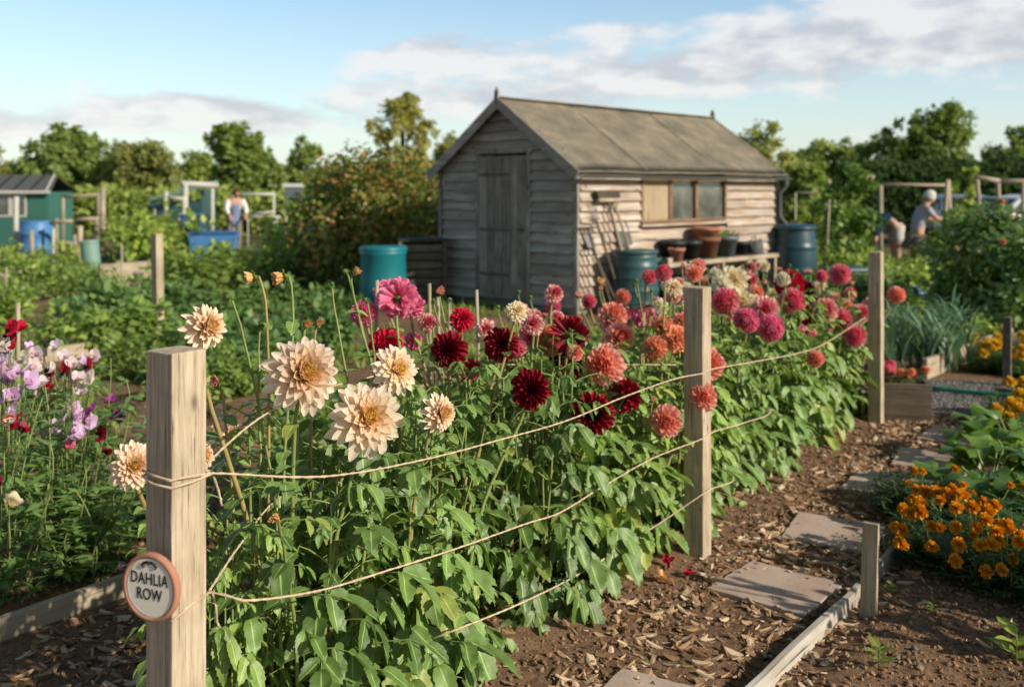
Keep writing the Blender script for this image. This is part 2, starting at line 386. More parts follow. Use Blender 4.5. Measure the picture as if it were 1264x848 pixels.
def special():
    m,k,out=new_mat('felt'); tc=k.n('ShaderNodeTexCoord').outputs['Object']
    n1=k.noise(tc,2.2,6,.65); n2=k.noise(k.mapping(tc,(1.2,6,6)),1,5,.6); n3=k.noise(tc,160,2)
    c=k.ramp(n1,[(.3,(.07,.055,.025)),(.5,(.22,.165,.088)),(.70,(.38,.295,.175))])
    c=k.mix(k.ramp(n2,[(.45,0),(.7,.6)]),c,(.12,.105,.045))
    c=k.mix(.35,c,k.ramp(n3,[(.3,.08),(.7,.38)]))
    principled(k,out,c,.95,.1,normal=k.bump(n3,.5,.01)); M['felt']=m
    # glass of the shed windows
    m,k,out=new_mat('window_glass'); p=k.n('ShaderNodeBsdfGlossy'); p.inputs['Roughness'].default_value=.06; p.inputs['Color'].default_value=(.55,.62,.62,1)
    tr=k.n('ShaderNodeBsdfTransparent'); tr.inputs[0].default_value=(.72,.80,.78,1); mx=k.n('ShaderNodeMixShader')
    tc=k.n('ShaderNodeTexCoord').outputs['Object']; df=k.n('ShaderNodeBsdfDiffuse'); df.inputs[0].default_value=(.30,.30,.26,1)
    fr=k.n('ShaderNodeFresnel'); k.ln(k.math('ADD',fr.outputs[0],.22),mx.inputs[0]); k.ln(tr.outputs[0],mx.inputs[1]); k.ln(p.outputs[0],mx.inputs[2])
    m2=k.n('ShaderNodeMixShader'); k.ln(k.ramp(k.noise(tc,3.5,5,.6),[(.35,.15),(.75,.55)]),m2.inputs[0]); k.ln(mx.outputs[0],m2.inputs[1]); k.ln(df.outputs[0],m2.inputs[2]); k.ln(m2.outputs[0],out.inputs[0]); M['glass']=m
    # soil
    m,k,out=new_mat('soil'); g_=k.n('ShaderNodeNewGeometry').outputs['Position']
    n1=k.noise(g_,1.3,5,.6); n2=k.noise(g_,22,6,.7); n3=k.noise(g_,110,4,.7)
    f=k.math('ADD',k.math('MULTIPLY',n2,.6),k.math('MULTIPLY',n3,.4))
    c=k.ramp(f,[(.30,(.06,.031,.015)),(.5,(.30,.172,.098)),(.72,(.55,.36,.22))])
    c=k.mix(k.ramp(n1,[(.35,.55),(.7,0)]),c,(.08,.052,.033))
    sp=k.n('ShaderNodeSeparateXYZ'); k.ln(g_,sp.inputs[0])
    far=k.n('ShaderNodeMapRange'); k.ln(sp.outputs[1],far.inputs[0]); far.inputs[1].default_value=9; far.inputs[2].default_value=20
    gr=k.ramp(k.noise(g_,.8,6,.7),[(.35,(.05,.05,.018)),(.5,(.055,.085,.02)),(.7,(.11,.14,.035))])
    c=k.mix(k.math('MULTIPLY',far.outputs[0],k.ramp(k.noise(g_,.35,3),[(.42,0),(.55,1)])),c,gr)
    h=k.math('ADD',k.math('MULTIPLY',n2,.7),k.math('MULTIPLY',n3,.3))
    principled(k,out,c,.95,.15,normal=k.bump(h,.9,.03)); M['soil']=m
    # clods, chips
    m,k,out=new_mat('clod'); r_,g,b=shade(k); tc=k.n('ShaderNodeTexCoord').outputs['Object']
    c=k.mix(g,(.10,.053,.029),(.46,.285,.17)); c=k.mix(.5,c,k.ramp(k.noise(tc,70,4,.7),[(.3,(.08,.044,.023)),(.7,(.40,.24,.14))]))
    principled(k,out,c,.95,.1,normal=k.bump(k.noise(tc,160,3),.5,.005)); M['clod']=m
    m,k,out=new_mat('chip'); r_,g,b=shade(k); tc=k.n('ShaderNodeTexCoord').outputs['Object']
    c=k.ramp(g,[(0,(.05,.024,.011)),(.3,(.22,.11,.052)),(.6,(.56,.34,.19)),(1,(.95,.74,.51))])
    c=k.mix(.45,c,k.ramp(k.noise(tc,140,4,.7),[(.3,(.09,.05,.026)),(.7,(.46,.30,.17))]))
    principled(k,out,c,.85,.2,normal=k.bump(k.noise(tc,300,2),.5,.003)); M['chip']=m
    m,k,out=new_mat('pebble'); r_,g,b=shade(k)
    c=k.ramp(g,[(0,(.06,.055,.05)),(.5,(.19,.17,.15)),(1,(.40,.37,.33))]); principled(k,out,c,.8,.3); M['pebble']=m
special()

# ------------------------------------------------------------------ leaf and petal prototypes
def leaflet_proto(serr=.16, fold=.18, droop=.35, wid=.27, rows=13):
    us=np.linspace(0,1,rows); V=[];Rc=[]
    for i,u in enumerate(us):
        w=wid*(math.sin(PI*min(1,u**.80*.97+.02))**.75)*(1-.12*u)
        if i in (0,): w=.012
        if i==rows-1: w=.008
        tooth=1+serr*(1 if i%2==0 else -.6) if 0<i<rows-1 else 1
        for v in (-1,-.5,0,.5,1):
            ww=w*(tooth if abs(v)==1 else 1)
            x=u+ (-.035 if abs(v)==1 and i%2==1 else .02 if abs(v)==1 else 0)*(0<i<rows-1)
            z=fold*w*2*abs(v)-droop*u*u*.5+.02*math.sin(u*9+v*2)
            V.append((x,v*ww,z)); Rc.append(abs(v))
    Q=[[i*5+j,(i+1)*5+j,(i+1)*5+j+1,i*5+j+1] for i in range(rows-1) for j in range(4)]
    return np.array(V,np.float32),np.array(Q,np.int32),np.array(Rc,np.float32)
LEAF=[leaflet_proto(.07,.16,.45,.30),leaflet_proto(.085,.10,.70,.33),leaflet_proto(.06,.26,.25,.27)]
def simple_leaf(wid=.3, droop=.3, fold=.2, rows=4):
    V=[];Rc=[]
    for i in range(rows+1):
        u=i/rows; w=max(.01,wid*math.sin(PI*(u**.8))) if i<rows else .01
        for v in (-1,0,1): V.append((u,v*w,fold*w*abs(v)-droop*u*u*.5)); Rc.append(abs(v))
    Q=[[i*3+j,(i+1)*3+j,(i+1)*3+j+1,i*3+j+1] for i in range(rows) for j in range(2)]
    return np.array(V,np.float32),np.array(Q,np.int32),np.array(Rc,np.float32)
SLEAF=simple_leaf(); NLEAF=simple_leaf(.12,.25,.1); BLEAF=simple_leaf(.36,.3,.15,3)
def round_leaf(rows=5, seg=16, lob=.10):
    V=[(0,0,0)];Rc=[0]
    for i in range(1,rows+1):
        r_=i/rows
        for k in range(seg):
            th=2*PI*k/seg; rr=r_*(.5+.05*math.cos(th))*(1+lob*math.cos(5*th)*r_)
            if abs(th-PI)<.3: rr*=.6
            V.append((.45+rr*math.cos(th),rr*math.sin(th),.14*r_*r_*math.cos(3*th)-.08*r_**2)); Rc.append(.05 if k%3==0 and i<rows else .6)
    Q=[[1+(i-1)*seg+k,1+i*seg+k,1+i*seg+(k+1)%seg,1+(i-1)*seg+(k+1)%seg] for i in range(1,rows) for k in range(seg)]
    T=[[0,1+k,1+(k+1)%seg] for k in range(seg)]
    return np.array(V,np.float32),np.array(Q,np.int32),np.array(Rc,np.float32),np.array(T,np.int32)
RLEAF=round_leaf()
def unit(v): v=np.asarray(v,float); return v/np.linalg.norm(v)

def petals(mb, N, L0, L1, hw, e0, e1, cup, bend0, bend1, prof, base=0.05, sphere=0, pw=1.15, jit=.06, seed=0, rows=5, m=0, gold=2.39996):
    r=random.Random(seed); us=[0,.2,.45,.7,.86,.95,1] if rows==5 else [i/rows for i in range(rows+1)]
    vs=(-1,-.5,0,.5,1)
    for i in range(N):
        f=i/max(1,N-1); a=i*gold+r.uniform(-.12,.12)
        e=R(e0+(e1-e0)*f**pw)+r.uniform(-jit,jit)*1.5; L=(L0+(L1-L0)*f)*r.uniform(1-jit,1+jit)
        bend=R(bend0+(bend1-bend0)*f)+r.uniform(-jit,jit)*2; W=hw*(.45+.55*L/L0)
        rad=np.array([math.cos(a),math.sin(a),0]); sd=np.array([-math.sin(a),math.cos(a),0]); up=np.array([0,0,1.])
        d0=rad*math.cos(e)+up*math.sin(e)
        p=rad*base*(1-f)+up*(f*.06)+d0*sphere
        V=[];S=[];tw=r.uniform(-.25,.25); g=r.random(); pu=0; ck=cup*r.uniform(.7,1.3)
        for k,u in enumerate(us):
            th=e+bend*u; d=rad*math.cos(th)+up*math.sin(th); n=-rad*math.sin(th)+up*math.cos(th)
            p=p+d*L*(u-pu); pu=u
            s2=sd*math.cos(tw*u)+n*math.sin(tw*u)
            for v in vs:
                w=W*prof[k]; V.append(p+s2*v*w+n*(ck*w*v*v+.03*W*math.sin(7*u+3*v+i))); S.append((u,g,f))
        Q=[[a_*5+b_,(a_+1)*5+b_,(a_+1)*5+b_+1,a_*5+b_+1] for a_ in range(len(us)-1) for b_ in range(4)]
        mb.add(np.array(V),Q,shade=np.array(S),m=m)
POINT=[.34,.66,.96,1.0,.72,.40,.06]; ROUND=[.40,.72,.98,1,.86,.60,.22]; BLUNT=[.45,.7,.95,1.05,.98,.80,.42]
def flower_mesh(kind, mat, seed):
    mb=MB()
    if kind=='decor': petals(mb,120,1,.24,.142,-22,84,.62,-8,36,POINT,seed=seed,jit=.085,pw=.95)
    elif kind=='quill': petals(mb,84,1,.40,.125,-40,84,1.3,-10,16,ROUND,seed=seed)
    elif kind=='ruffle': petals(mb,120,1,.62,.16,-62,86,.8,-8,18,BLUNT,seed=seed,jit=.09,pw=1.0)
    elif kind=='ball': petals(mb,120,.58,.50,.17,-80,88,1.5,10,30,ROUND,sphere=.45,base=0,seed=seed,pw=.9)
    elif kind=='open': petals(mb,34,1,.55,.22,-10,60,.5,-10,20,ROUND,seed=seed,jit=.1)
    elif kind=='cup': petals(mb,22,1.15,.95,.34,50,82,1.2,20,30,POINT,seed=seed,base=.28)
    return mb.mesh('flower_'+kind,mat,True)
def sepal_mesh():
    mb=MB(); petals(mb,9,.50,.42,.15,-25,-55,.5,60,50,ROUND,base=.05,seed=3)
    petals(mb,8,.36,.30,.10,-70,-80,.5,-60,-50,ROUND,base=.05,seed=5)
    mb.blob((0,0,-.08),.17,seed=3,sq=(1,1,.8)); return mb.mesh('sepals',M['sepal'],True)
def centre_mesh():
    mb=MB(); petals(mb,46,.26,.20,.035,40,88,1.6,40,60,ROUND,base=.10,seed=9); return mb.mesh('flower_centre',M['centre'],True)
def green_bud_mesh():
    mb=MB(); mb.blob((0,0,.35),.55,seed=2,amp=.2,fr=3); petals(mb,12,.9,.6,.24,10,60,1.,60,40,ROUND,base=.2,seed=4)
    petals(mb,7,.9,.7,.16,-30,-10,.5,-40,-20,POINT,base=.2,seed=8)
    return mb.mesh('bud_green',M['sepal'],True)
KIND={'peach':('decor','peach'),'peach2':('decor','peach2'),'red':('quill','red'),'crimson':('quill','crimson'),'coral':('ruffle','coral'),
 'orange':('ruffle','orange'),'magenta':('ruffle','magenta'),'pink':('ball','pink'),'maroon':('ball','red'),'palepink':('ruffle','palepink'),'cream':('decor','cream'),
 'white':('ruffle','white'),'pinkopen':('open','palepink'),'magball':('ball','magenta'),'coralball':('ball','coral'),'crimball':('ball','crimson'),
 'halfbud':('cup','budpeach'),'pinkbud':('cup','coral'),'rosebud':('cup','pink')}
FM={k:[flower_mesh(g,M[mt],11+7*j) for j in range(3 if k in('peach','red','coral') else 2)] for k,(g,mt) in KIND.items()}
SEP=sepal_mesh(); CEN=centre_mesh(); GB=green_bud_mesh()
CNAME={'peach':'large peach','peach2':'peach','red':'dark red','crimson':'crimson','coral':'coral','orange':'orange','magenta':'magenta','pink':'pink pompon','maroon':'maroon',
 'palepink':'pale pink','cream':'cream','white':'white','pinkopen':'pale pink','magball':'magenta pompon','coralball':'coral pompon','rosebud':'rosy','crimball':'crimson pompon'}
def bez(p0,p1,p2,p3,n):
    out=[]
    for i in range(n+1):
        t=i/n; out.append(p0*(1-t)**3+p1*3*t*(1-t)**2+p2*3*t*t*(1-t)+p3*t**3)
    return out

# ------------------------------------------------------------------ dahlia row
def dahlia_foliage(seed, H, Rad):
    r=random.Random(seed); nr=np.random.default_rng(seed); mb=MB()
    L={0:([],[],[],[],[],[]),1:([],[],[],[],[],[]),2:([],[],[],[],[],[])}
    def leaflet(p,d,n,s,g,b):
        k=r.randrange(3); q=L[k]; q[0].append(p);q[1].append(d);q[2].append(n);q[3].append(s);q[4].append(g);q[5].append(b)
    ns=11
    for i in range(ns):
        az=2*PI*i/ns+r.uniform(-.3,.3); rr=Rad*(.25+.50*r.random()) if i else 0
        p0=Vector((math.cos(az)*.05,math.sin(az)*.05,-.05)); h=H*r.uniform(.72,1.0)
        p3=Vector((math.cos(az)*rr,math.sin(az)*rr,h))
        pts=bez(p0,p0+Vector((math.cos(az)*rr*.5,math.sin(az)*rr*.5,h*.3)),p3-Vector((0,0,h*.35)),p3,12)
        mb.tube([tuple(p) for p in pts],[.008-.005*k/12 for k in range(13)],5,m=1)
        nn=9; a0=r.random()*PI
        for j in range(nn):
            f=.10+.90*j/(nn-1); idx=f*12; k0=min(11,int(idx)); p=pts[k0].lerp(pts[k0+1],idx-k0)
            for sgn in (0,1):
                a=a0+j*PI/2+sgn*PI+r.uniform(-.35,.35)
                out=Vector((math.cos(a),math.sin(a),0))
                bias=Vector((math.cos(az),math.sin(az),0)); out=(out+bias*.55*(rr>0)).normalized()
                clen=(.25-.14*f)*r.uniform(.8,1.15); el=R(35-30*(1-f))+r.uniform(-.25,.3)
                d0=out*math.cos(el)+Vector((0,0,math.sin(el)))
                d1=(out+Vector((0,0,-.40-.65*(1-f)+r.uniform(-.6,.6)))).normalized()
                rach=bez(p,p+d0*clen*.4,p+d0*clen*.8,p+d0*clen*.85+d1*clen*.25,4)
                mb.tube([tuple(x) for x in rach],[.0028,.0024,.002,.0017,.0013],4,m=1,cap=False)
                side=d1.cross(Vector((0,0,1))); side=side.normalized() if side.length>.01 else Vector((1,0,0))
                up=side.cross(d1).normalized()
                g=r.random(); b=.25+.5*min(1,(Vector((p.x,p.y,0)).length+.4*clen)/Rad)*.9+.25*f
                sz=(.132-.066*f)*r.uniform(.45,1.3)
                leaflet(tuple(rach[4]),tuple(d1),tuple(up+side*r.uniform(-.4,.4)),sz,g,b)
                for q,(fr_,fs) in enumerate(((3,.9),(2,.68))):
                    if q==1 and r.random()<.25: continue
                    for sg in (-1,1):
                        dd=(d1*.75+side*sg*r.uniform(.6,1.0)+Vector((0,0,r.uniform(-.6,.05)))).normalized()
                        leaflet(tuple(rach[fr_]),tuple(dd),tuple(up+side*sg*r.uniform(-.1,.5)+out*.35),sz*fs*r.uniform(.85,1.1),min(1,max(0,g+r.uniform(-.2,.2))),b)
    for k,q in L.items():
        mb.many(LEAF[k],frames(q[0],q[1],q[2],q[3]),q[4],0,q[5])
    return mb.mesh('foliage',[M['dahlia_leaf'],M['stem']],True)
ORD=['first','second','third','fourth','fifth','sixth','seventh','eighth','ninth','tenth','eleventh','twelfth','thirteenth','fourteenth','fifteenth','sixteenth']
# x, y, diameter in the photo; kind; facing yaw (0 = to camera, + = to the right), pitch up; offset across the row
FL=[(258,403,64,'peach2',48,12,-.22),(376,460,100,'peach',20,20,-.16),(455,515,94,'peach',18,24,-.12),(492,456,64,'peach',38,18,-.30),(546,510,54,'peach2',50,12,-.08),
(166,575,62,'peach2',10,14,-.30),(252,562,44,'peach2',60,5,-.45),(256,512,34,'peach2',-30,-5,-.6),(285,535,28,'peach2',30,-20,-.75),(468,470,44,'peach2',-60,0,-.5),
(493,370,54,'magenta',160,-15,-.75),(447,386,36,'magenta',-30,20,-.85),(478,358,34,'magenta',20,35,-.9),(512,376,36,'magenta',40,15,-.85),(528,398,26,'palepink',20,20,-.8),(474,424,56,'crimson',-20,25,-.75),(512,420,26,'magenta',40,20,-.9),(600,405,24,'pinkopen',10,10,-.85),
(553,431,56,'red',-12,10,-.42),(572,392,36,'crimson',20,30,-.7),(586,456,34,'crimson',60,5,-.6),(620,424,52,'red',8,16,-.40),(657,481,58,'red',12,10,-.15),(733,511,58,'red',4,10,-.10),
(779,488,50,'red',115,0,-.18),(704,416,56,'red',168,-22,-.42),(706,449,36,'red',10,60,-.48),(690,440,30,'maroon',-40,0,-.6),(675,420,46,'orange',-50,10,-.62),
(757,389,42,'coral',15,40,-.72),(766,416,48,'coral',28,20,-.55),(745,450,58,'coral',-14,16,-.30),(822,520,46,'coral',4,6,-.02),(877,449,46,'coral',26,10,-.02),(868,489,44,'coral',8,8,.06),
(836,418,38,'orange',22,16,-.35),(818,402,30,'orange',-20,30,-.5),(806,430,34,'orange',-30,10,-.42),(842,396,26,'coral',20,35,-.5),(795,389,36,'magenta',10,30,-.85),(858,440,24,'orange',-50,0,-.30),
(640,386,32,'palepink',5,25,-.9),(661,391,22,'palepink',40,10,-.9),(683,377,22,'magball',20,20,-1.0),(686,393,24,'palepink',-10,30,-.85),(727,372,18,'pink',0,0,-1.0),(769,367,20,'coralball',0,10,-.9),(777,396,20,'cream',0,20,-.9),
(825,352,22,'white',0,20,-1.0),(838,372,24,'white',20,20,-.9),(812,378,24,'white',-20,20,-1.0),(848,356,20,'white',20,10,-1.0),(840,388,22,'cream',10,25,-.8),
(905,344,40,'cream',0,30,-.75),(915,372,42,'cream',10,30,-.6),(890,352,28,'white',-20,20,-.8),(882,338,18,'white',-20,20,-.9),(895,372,34,'pink',-10,16,-.45),(921,396,32,'magball',-6,12,-.25),(952,405,34,'magball',6,10,-.15),
(945,381,38,'palepink',6,22,-.35),(926,346,26,'palepink',30,15,-.75),(978,372,32,'pink',12,14,-.35),(975,350,36,'crimball',6,25,-.6),(986,388,34,'maroon',10,10,-.45),(992,360,32,'maroon',20,25,-.65),(955,365,22,'cream',10,20,-.7),
(1037,339,26,'pink',5,5,-.5),(1107,364,22,'coralball',20,5,.10),(1055,414,28,'pink',8,8,-.10),(1040,394,28,'pink',10,10,-.25),(1007,443,22,'coralball',15,5,-.02),(1020,382,34,'palepink',20,30,-.35),(1030,372,26,'palepink',35,15,-.5),
(1010,372,24,'palepink',-10,35,-.6),(1064,386,26,'palepink',30,12,-.35),(1045,378,22,'coral',25,10,-.5),(1000,412,22,'rosebud',5,20,-.15),(990,410,16,'rosebud',5,60,-.15),(1075,375,20,'palepink',10,30,-.5),(965,385,20,'cream',0,30,-.5),
(932,372,24,'cream',20,30,-.5),(897,395,22,'palepink',-20,10,-.4),(1012,352,18,'cream',0,30,-.8),(1050,362,16,'pink',30,30,-.6)]
BUD=[(315,342,24,'halfbud',-75,-10,-.40),(352,341,28,'halfbud',-70,-5,-.35),(437,337,15,'halfbud',60,30,-.60),(378,402,16,'halfbud',20,20,-.3),(392,401,15,'halfbud',30,30,-.4),(340,634,20,'halfbud',-10,-25,-.02),
(283,367,16,'green',-40,20,-.3),(322,402,14,'green',20,40,-.4),(427,336,12,'green',-40,30,-.65),(452,371,12,'green',-30,30,-.6),(410,352,10,'green',0,70,-.6),(268,470,20,'pinkbud',-30,10,-.45),(543,362,16,'pinkbud',10,40,-.8),(535,372,10,'green',0,40,-.8),
(420,560,18,'green',10,30,-.2),(505,498,12,'green',10,40,-.2),(742,352,16,'halfbud',0,60,-.9),(714,367,12,'pinkbud',0,60,-1.0),(690,463,14,'green',0,50,-.2),(598,520,18,'green',0,50,-.2),(640,522,14,'green',20,10,-.2),
(800,475,14,'green',20,40,-.1),(806,495,10,'pinkbud',20,40,-.1),(872,335,10,'green',0,60,-.8),(930,330,10,'green',0,70,-.8),(945,342,8,'green',0,70,-.8),(962,335,9,'pinkbud',0,70,-.8),(1000,338,9,'pinkbud',0,60,-.7),(1052,352,9,'pinkbud',0,60,-.5),
(970,420,14,'green',0,60,-.2),(1025,410,12,'rosebud',0,60,-.2),(556,372,8,'green',0,70,-.8),(640,362,10,'green',0,70,-.9),(655,368,9,'green',0,60,-.9),(615,380,9,'green',0,60,-.9),(580,480,10,'green',0,50,-.3),(708,395,9,'green',0,70,-.8)]
plants=[]
FIRST=.34
pt=[.62+.395*i+(.06 if i%3==0 else -.05 if i%3==2 else 0) for i in range(14)]
FOL=[dahlia_foliage(101+i,.90,.38) for i in range(6)]
for i,t in enumerate(pt):
    p=row(t,-.38+rng.uniform(-.04,.04)); p.z=ground_h(p.x,p.y)
    e=thing('dahlia_plant','',"dahlia plant",p,0,'dahlia plants tied up in the row')
    f=inst('foliage',FOL[i%6],e,rot=(0,0,rng.uniform(0,6.28)),scale=(rng.uniform(.95,1.08),)*2+((rng.uniform(1.0,1.06) if i<4 else rng.uniform(.92,1.0)),))
    plants.append((t,e,p,[]))
p=row(.36,-.30); p.z=ground_h(p.x,p.y)
e=thing('dahlia_plant','low leafy dahlia plant tucked behind the sign post, without open flowers','dahlia plant',p,0,'dahlia plants tied up in the row')
inst('foliage',FOL[2],e,rot=(0,0,2.0),scale=(.60,.60,.80))
def face_dir(px,yaw,pitch,pos):
    to=Vector((0-pos.x,0-pos.y,0)).normalized()
    to=Matrix.Rotation(R(yaw),3,'Z')@to
    return (to*math.cos(R(pitch))+Vector((0,0,math.sin(R(pitch))))).normalized()
def stem_to(e,pl,pos,fd,r0,r1,mat,name='stem',len_=.16):
    b=Vector((pl.x,pl.y,pl.z))+Vector((rng.uniform(-.10,.10),rng.uniform(-.10,.10),.0))
    b=b.lerp(Vector((pos.x,pos.y,b.z)),.45); b.z=.25
    nk=pos-fd*.01; up=Vector((0,0,1))
    pts=bez(b,b+up*(pos.z-b.z)*.45,nk-(fd*.45+up*.75).normalized()*len_,nk,12)
    for q in range(3,11): pts[q]+=Vector((rng.uniform(-1,1),rng.uniform(-1,1),0))*.0025
    mb=MB(); lv=[[],[],[],[],[],[]]
    for f_ in (5,7,9):
        if r0<.005 and f_!=7: continue
        a_=rng.uniform(0,PI); c_=pts[f_]-pl
        for sg_ in (0,PI):
            d_=Vector((math.cos(a_+sg_),math.sin(a_+sg_),rng.uniform(-.3,.5)))
            lv[0].append(tuple(c_)); lv[1].append(tuple(d_)); lv[2].append((rng.uniform(-.3,.3),rng.uniform(-.3,.3),1)); lv[3].append(rng.uniform(.05,.10)*(1.25-f_*.06)); lv[4].append(rng.random()); lv[5].append(.9)
    mb.many(LEAF[1],frames(*lv[:4]),lv[4],1,lv[5]); mb.tube([tuple(Vector(q)-pl) for q in pts],[r0+(r1-r0)*k/12 for k in range(13)],6)
    return mb.build(name,[mat,M['dahlia_leaf']],e,True)
def add_flower(px,py,d,kind,yaw,pitch,o,bud=False):
    if d>22 and px>560: o=o*.66
    t=row_t(px,o); Y=row(t,o).y; pos=at(px,py,Y); rad=d/2/FPX*Y
    j=min(range(len(plants)),key=lambda q:abs(plants[q][0]-t)); tt,e,pl,lst=plants[j]
    fd=face_dir(px,yaw,pitch,pos)
    if not bud: pos=pos-fd*rad*.15
    q=fd.to_track_quat('Z','Y')@Quaternion((0,0,1),rng.uniform(0,6.28))
    brown=rng.random()<.45
    if kind=='green':
        inst('bud',GB,e,pos-pl,q,rad); stem_to(e,pl,pos,fd,.0045,.0030,M['stem'],len_=.08)
    elif bud:
        fo=inst('bud',FM[kind][0],e,pos-pl,q,rad); inst('sepals',SEP,fo,(0,0,.12),scale=1.5)
        stem_to(e,pl,pos,fd,.0052,.0036,M['stem_brown' if brown else 'stem'],len_=.08)
    else:
        k1=rng.uniform(.96,1.10); fo=inst('flower',rng.choice(FM[kind]),e,pos-pl,q,(rad*k1,rad*k1*rng.uniform(.93,1.05),rad*rng.uniform(.78,1.18)))
        inst('sepals',SEP,fo,(0,0,-.05),scale=.95 if abs(yaw)>100 else .6)
        if kind in('peach','peach2','cream','white','pinkopen'): inst('flower_centre',CEN,fo,(0,0,.16),scale=1.15)
        stem_to(e,pl,pos,fd,.0078,.0052,M['stem_brown' if brown else 'stem']); lst.append(kind)
for a in FL: add_flower(*a)
for a in BUD: add_flower(*a,bud=True)
# more small blooms and buds rising out of the far half of the row
for q in range(80):
    t=rng.uniform(1.7,5.75); o=rng.uniform(-.85,-.2); b=row(t,o); z=rng.uniform(.93,1.18)
    px=632+FPX*b.x/b.y; py=234+(HC-z)/b.y*FPX
    if rng.random()<.34: add_flower(px,py,rng.uniform(.07,.12)*FPX/b.y,rng.choice(['cream','palepink','palepink','pink','white','cream','coral']) if t>3 else rng.choice(['coral','orange','palepink','pink','cream']),rng.uniform(-40,60),rng.uniform(0,40),o)
    else: add_flower(px,py,rng.uniform(.03,.045)*FPX/b.y,rng.choice(['green','green','pinkbud','rosebud']),rng.uniform(-60,60),rng.uniform(20,70),o,bud=True)
for i,(t,e,p,lst) in enumerate(plants):
    cnt=[]
    for c in sorted(set(lst),key=lambda c:-lst.count(c)):
        if CNAME[c] not in cnt: cnt.append(CNAME[c])
    fl=' and '.join(cnt[:2])+' flowers' if cnt else 'buds'
    e['label']=f'{ORD[i]} dahlia plant from the sign post, with {fl}' if i<13 else f'last dahlia plant, at the far post, with {fl}'

# ------------------------------------------------------------------ posts, twine, sign
def post(t,top_z,w,label,mat,rz=RROT,o0=0):
    p=row(t,o0); e=thing('wooden_post',label,'post',(p.x,p.y,0),rz,'square posts of the dahlia row')
    mb=MB(); n=14; hw=w/2
    ring=[];V=[]
    zs=np.linspace(-.3,top_z,n)
    for z in zs:
        for x,y in ((-1,-1),(1,-1),(1,1),(-1,1)): V.append((x*hw+rng.uniform(-.0008,.0008),y*hw+rng.uniform(-.0008,.0008),z))
    Q=[[i*4+k,i*4+(k+1)%4,(i+1)*4+(k+1)%4,(i+1)*4+k] for i in range(n-1) for k in range(4)]
    Q+=[[(n-1)*4,(n-1)*4+1,(n-1)*4+2,(n-1)*4+3],[3,2,1,0]]
    mb.add(V,Q,shade=[.5,.2,.5]); mb.build('shaft',mat,e,False,bevel=.003)
    return e
# the camera-side corner of the first post sits at ROW0; posts are square to the row
zt1=at(210,436,2.12).z
P1=post(.045,zt1,.09,'thick weathered square post carrying the round sign',M['post'],o0=-.045)
post(2.72,at(861,354,4.36).z,.09,'square wooden post halfway along the dahlia row',M['post'])
post(5.71,at(1081,311,6.83).z,.085,'pale square post at the far end of the dahlia row beside the planter',M['post'])

def twine(name_label, pts, r=.0033):
    P=[Vector(p) for p in pts]; out=[]
    for i in range(len(P)-1):
        n=max(2,int((P[i+1]-P[i]).length/.035))
        p0=P[max(0,i-1)];p1=P[i];p2=P[i+1];p3=P[min(len(P)-1,i+2)]
        for k in range(n):
            t=k/n; out.append(.5*((2*p1)+(p2-p0)*t+(2*p0-5*p1+4*p2-p3)*t*t+(3*p1-p0-3*p2+p3)*t**3))
    out.append(P[-1])
    mb=MB()
    for ph in (0,2.1,4.2):
        st=[]
        acc=0
        for i,q in enumerate(out):
            d=(out[min(i+1,len(out)-1)]-out[max(0,i-1)]).normalized(); a=d.cross(Vector((0,0,1))); a=a.normalized() if a.length>.05 else Vector((1,0,0)); b=d.cross(a)
            if i: acc+=(q-out[i-1]).length
            th=ph+acc*130*.7; st.append(tuple(q+(a*math.cos(th)+b*math.sin(th))*r*.45))
        mb.tube(st,r*.62,5,wob=.2)
    for i in range(len(out)//2):       # loose fibres
        q=out[rng.randrange(len(out))]; dv=Vector((rng.uniform(-1,1),rng.uniform(-1,1),rng.uniform(-1,1))).normalized()*rng.uniform(.005,.013)
        mb.tube([tuple(q),tuple(q+dv)],[.0004,.0002],3,cap=False)
    o=mb.build('twine',M['twine'],None,True); return tag(o,name_label,'twine','lengths of garden twine along the dahlia row')
def on(px,py,o):
    t=row_t(px,o); p=row(t,o); return tuple(at(px,py,p.y))
def ring_around(t,z,hw,dz=.0,turn=1.0,c=.004):
    a=hw+c; pts=[]
    for x,y in ((-a,a),(-a,-a),(a,-a),(a,a)):
        pts.append(row(t+x,-y,z+dz*len(pts)))
    return pts
h=.045
z1=at(230,597,2.10).z
# upper front length, from the first post to the last
k=.0045
def corner(t0,sx,sy,z,hw=.045): return tuple(row(t0+sx*(hw+k),sy*(hw+k)-(.045 if t0<.1 else 0),z))
twine('long upper twine along the front of the row, knotted to the sign post',
 [corner(.045,-1,-1,z1+.012),corner(.045,-1,1,z1+.006),corner(.045,1,1,z1-.002),on(400,588,.05),on(520,568,.02),on(620,542,.02),on(700,519,.02),on(770,490,.04),on(832,468,.05),corner(2.72,-1,1,at(861,460,4.3).z),corner(2.72,1,1,at(880,454,4.4).z),on(940,445,.08),on(985,436,.07),on(1018,424,.03),on(1068,392,-.05)])
twine('second turn of twine wound round the sign post under the first',
 [corner(.045,1,-1,z1+.010),corner(.045,-1,-1,z1+.000),corner(.045,-1,1,z1-.010),corner(.045,1,1,z1-.004),tuple(row(.11,-.005,z1-.010)),tuple(row(.13,-.01,z1-.05)),tuple(row(.135,-.005,z1-.085))])
twine('upper twine along the back of the row, half hidden in leaves',
 [corner(.045,1,1,z1+.002),tuple(row(.12,-.03,z1+.012)),tuple(row(.45,-.22,1.01)),tuple(row(.9,-.45,.98)),tuple(row(1.5,-.52,.95)),tuple(row(2.1,-.45,.88)),tuple(row(2.7,-.06,.83))])
z2=at(230,755,2.1).z
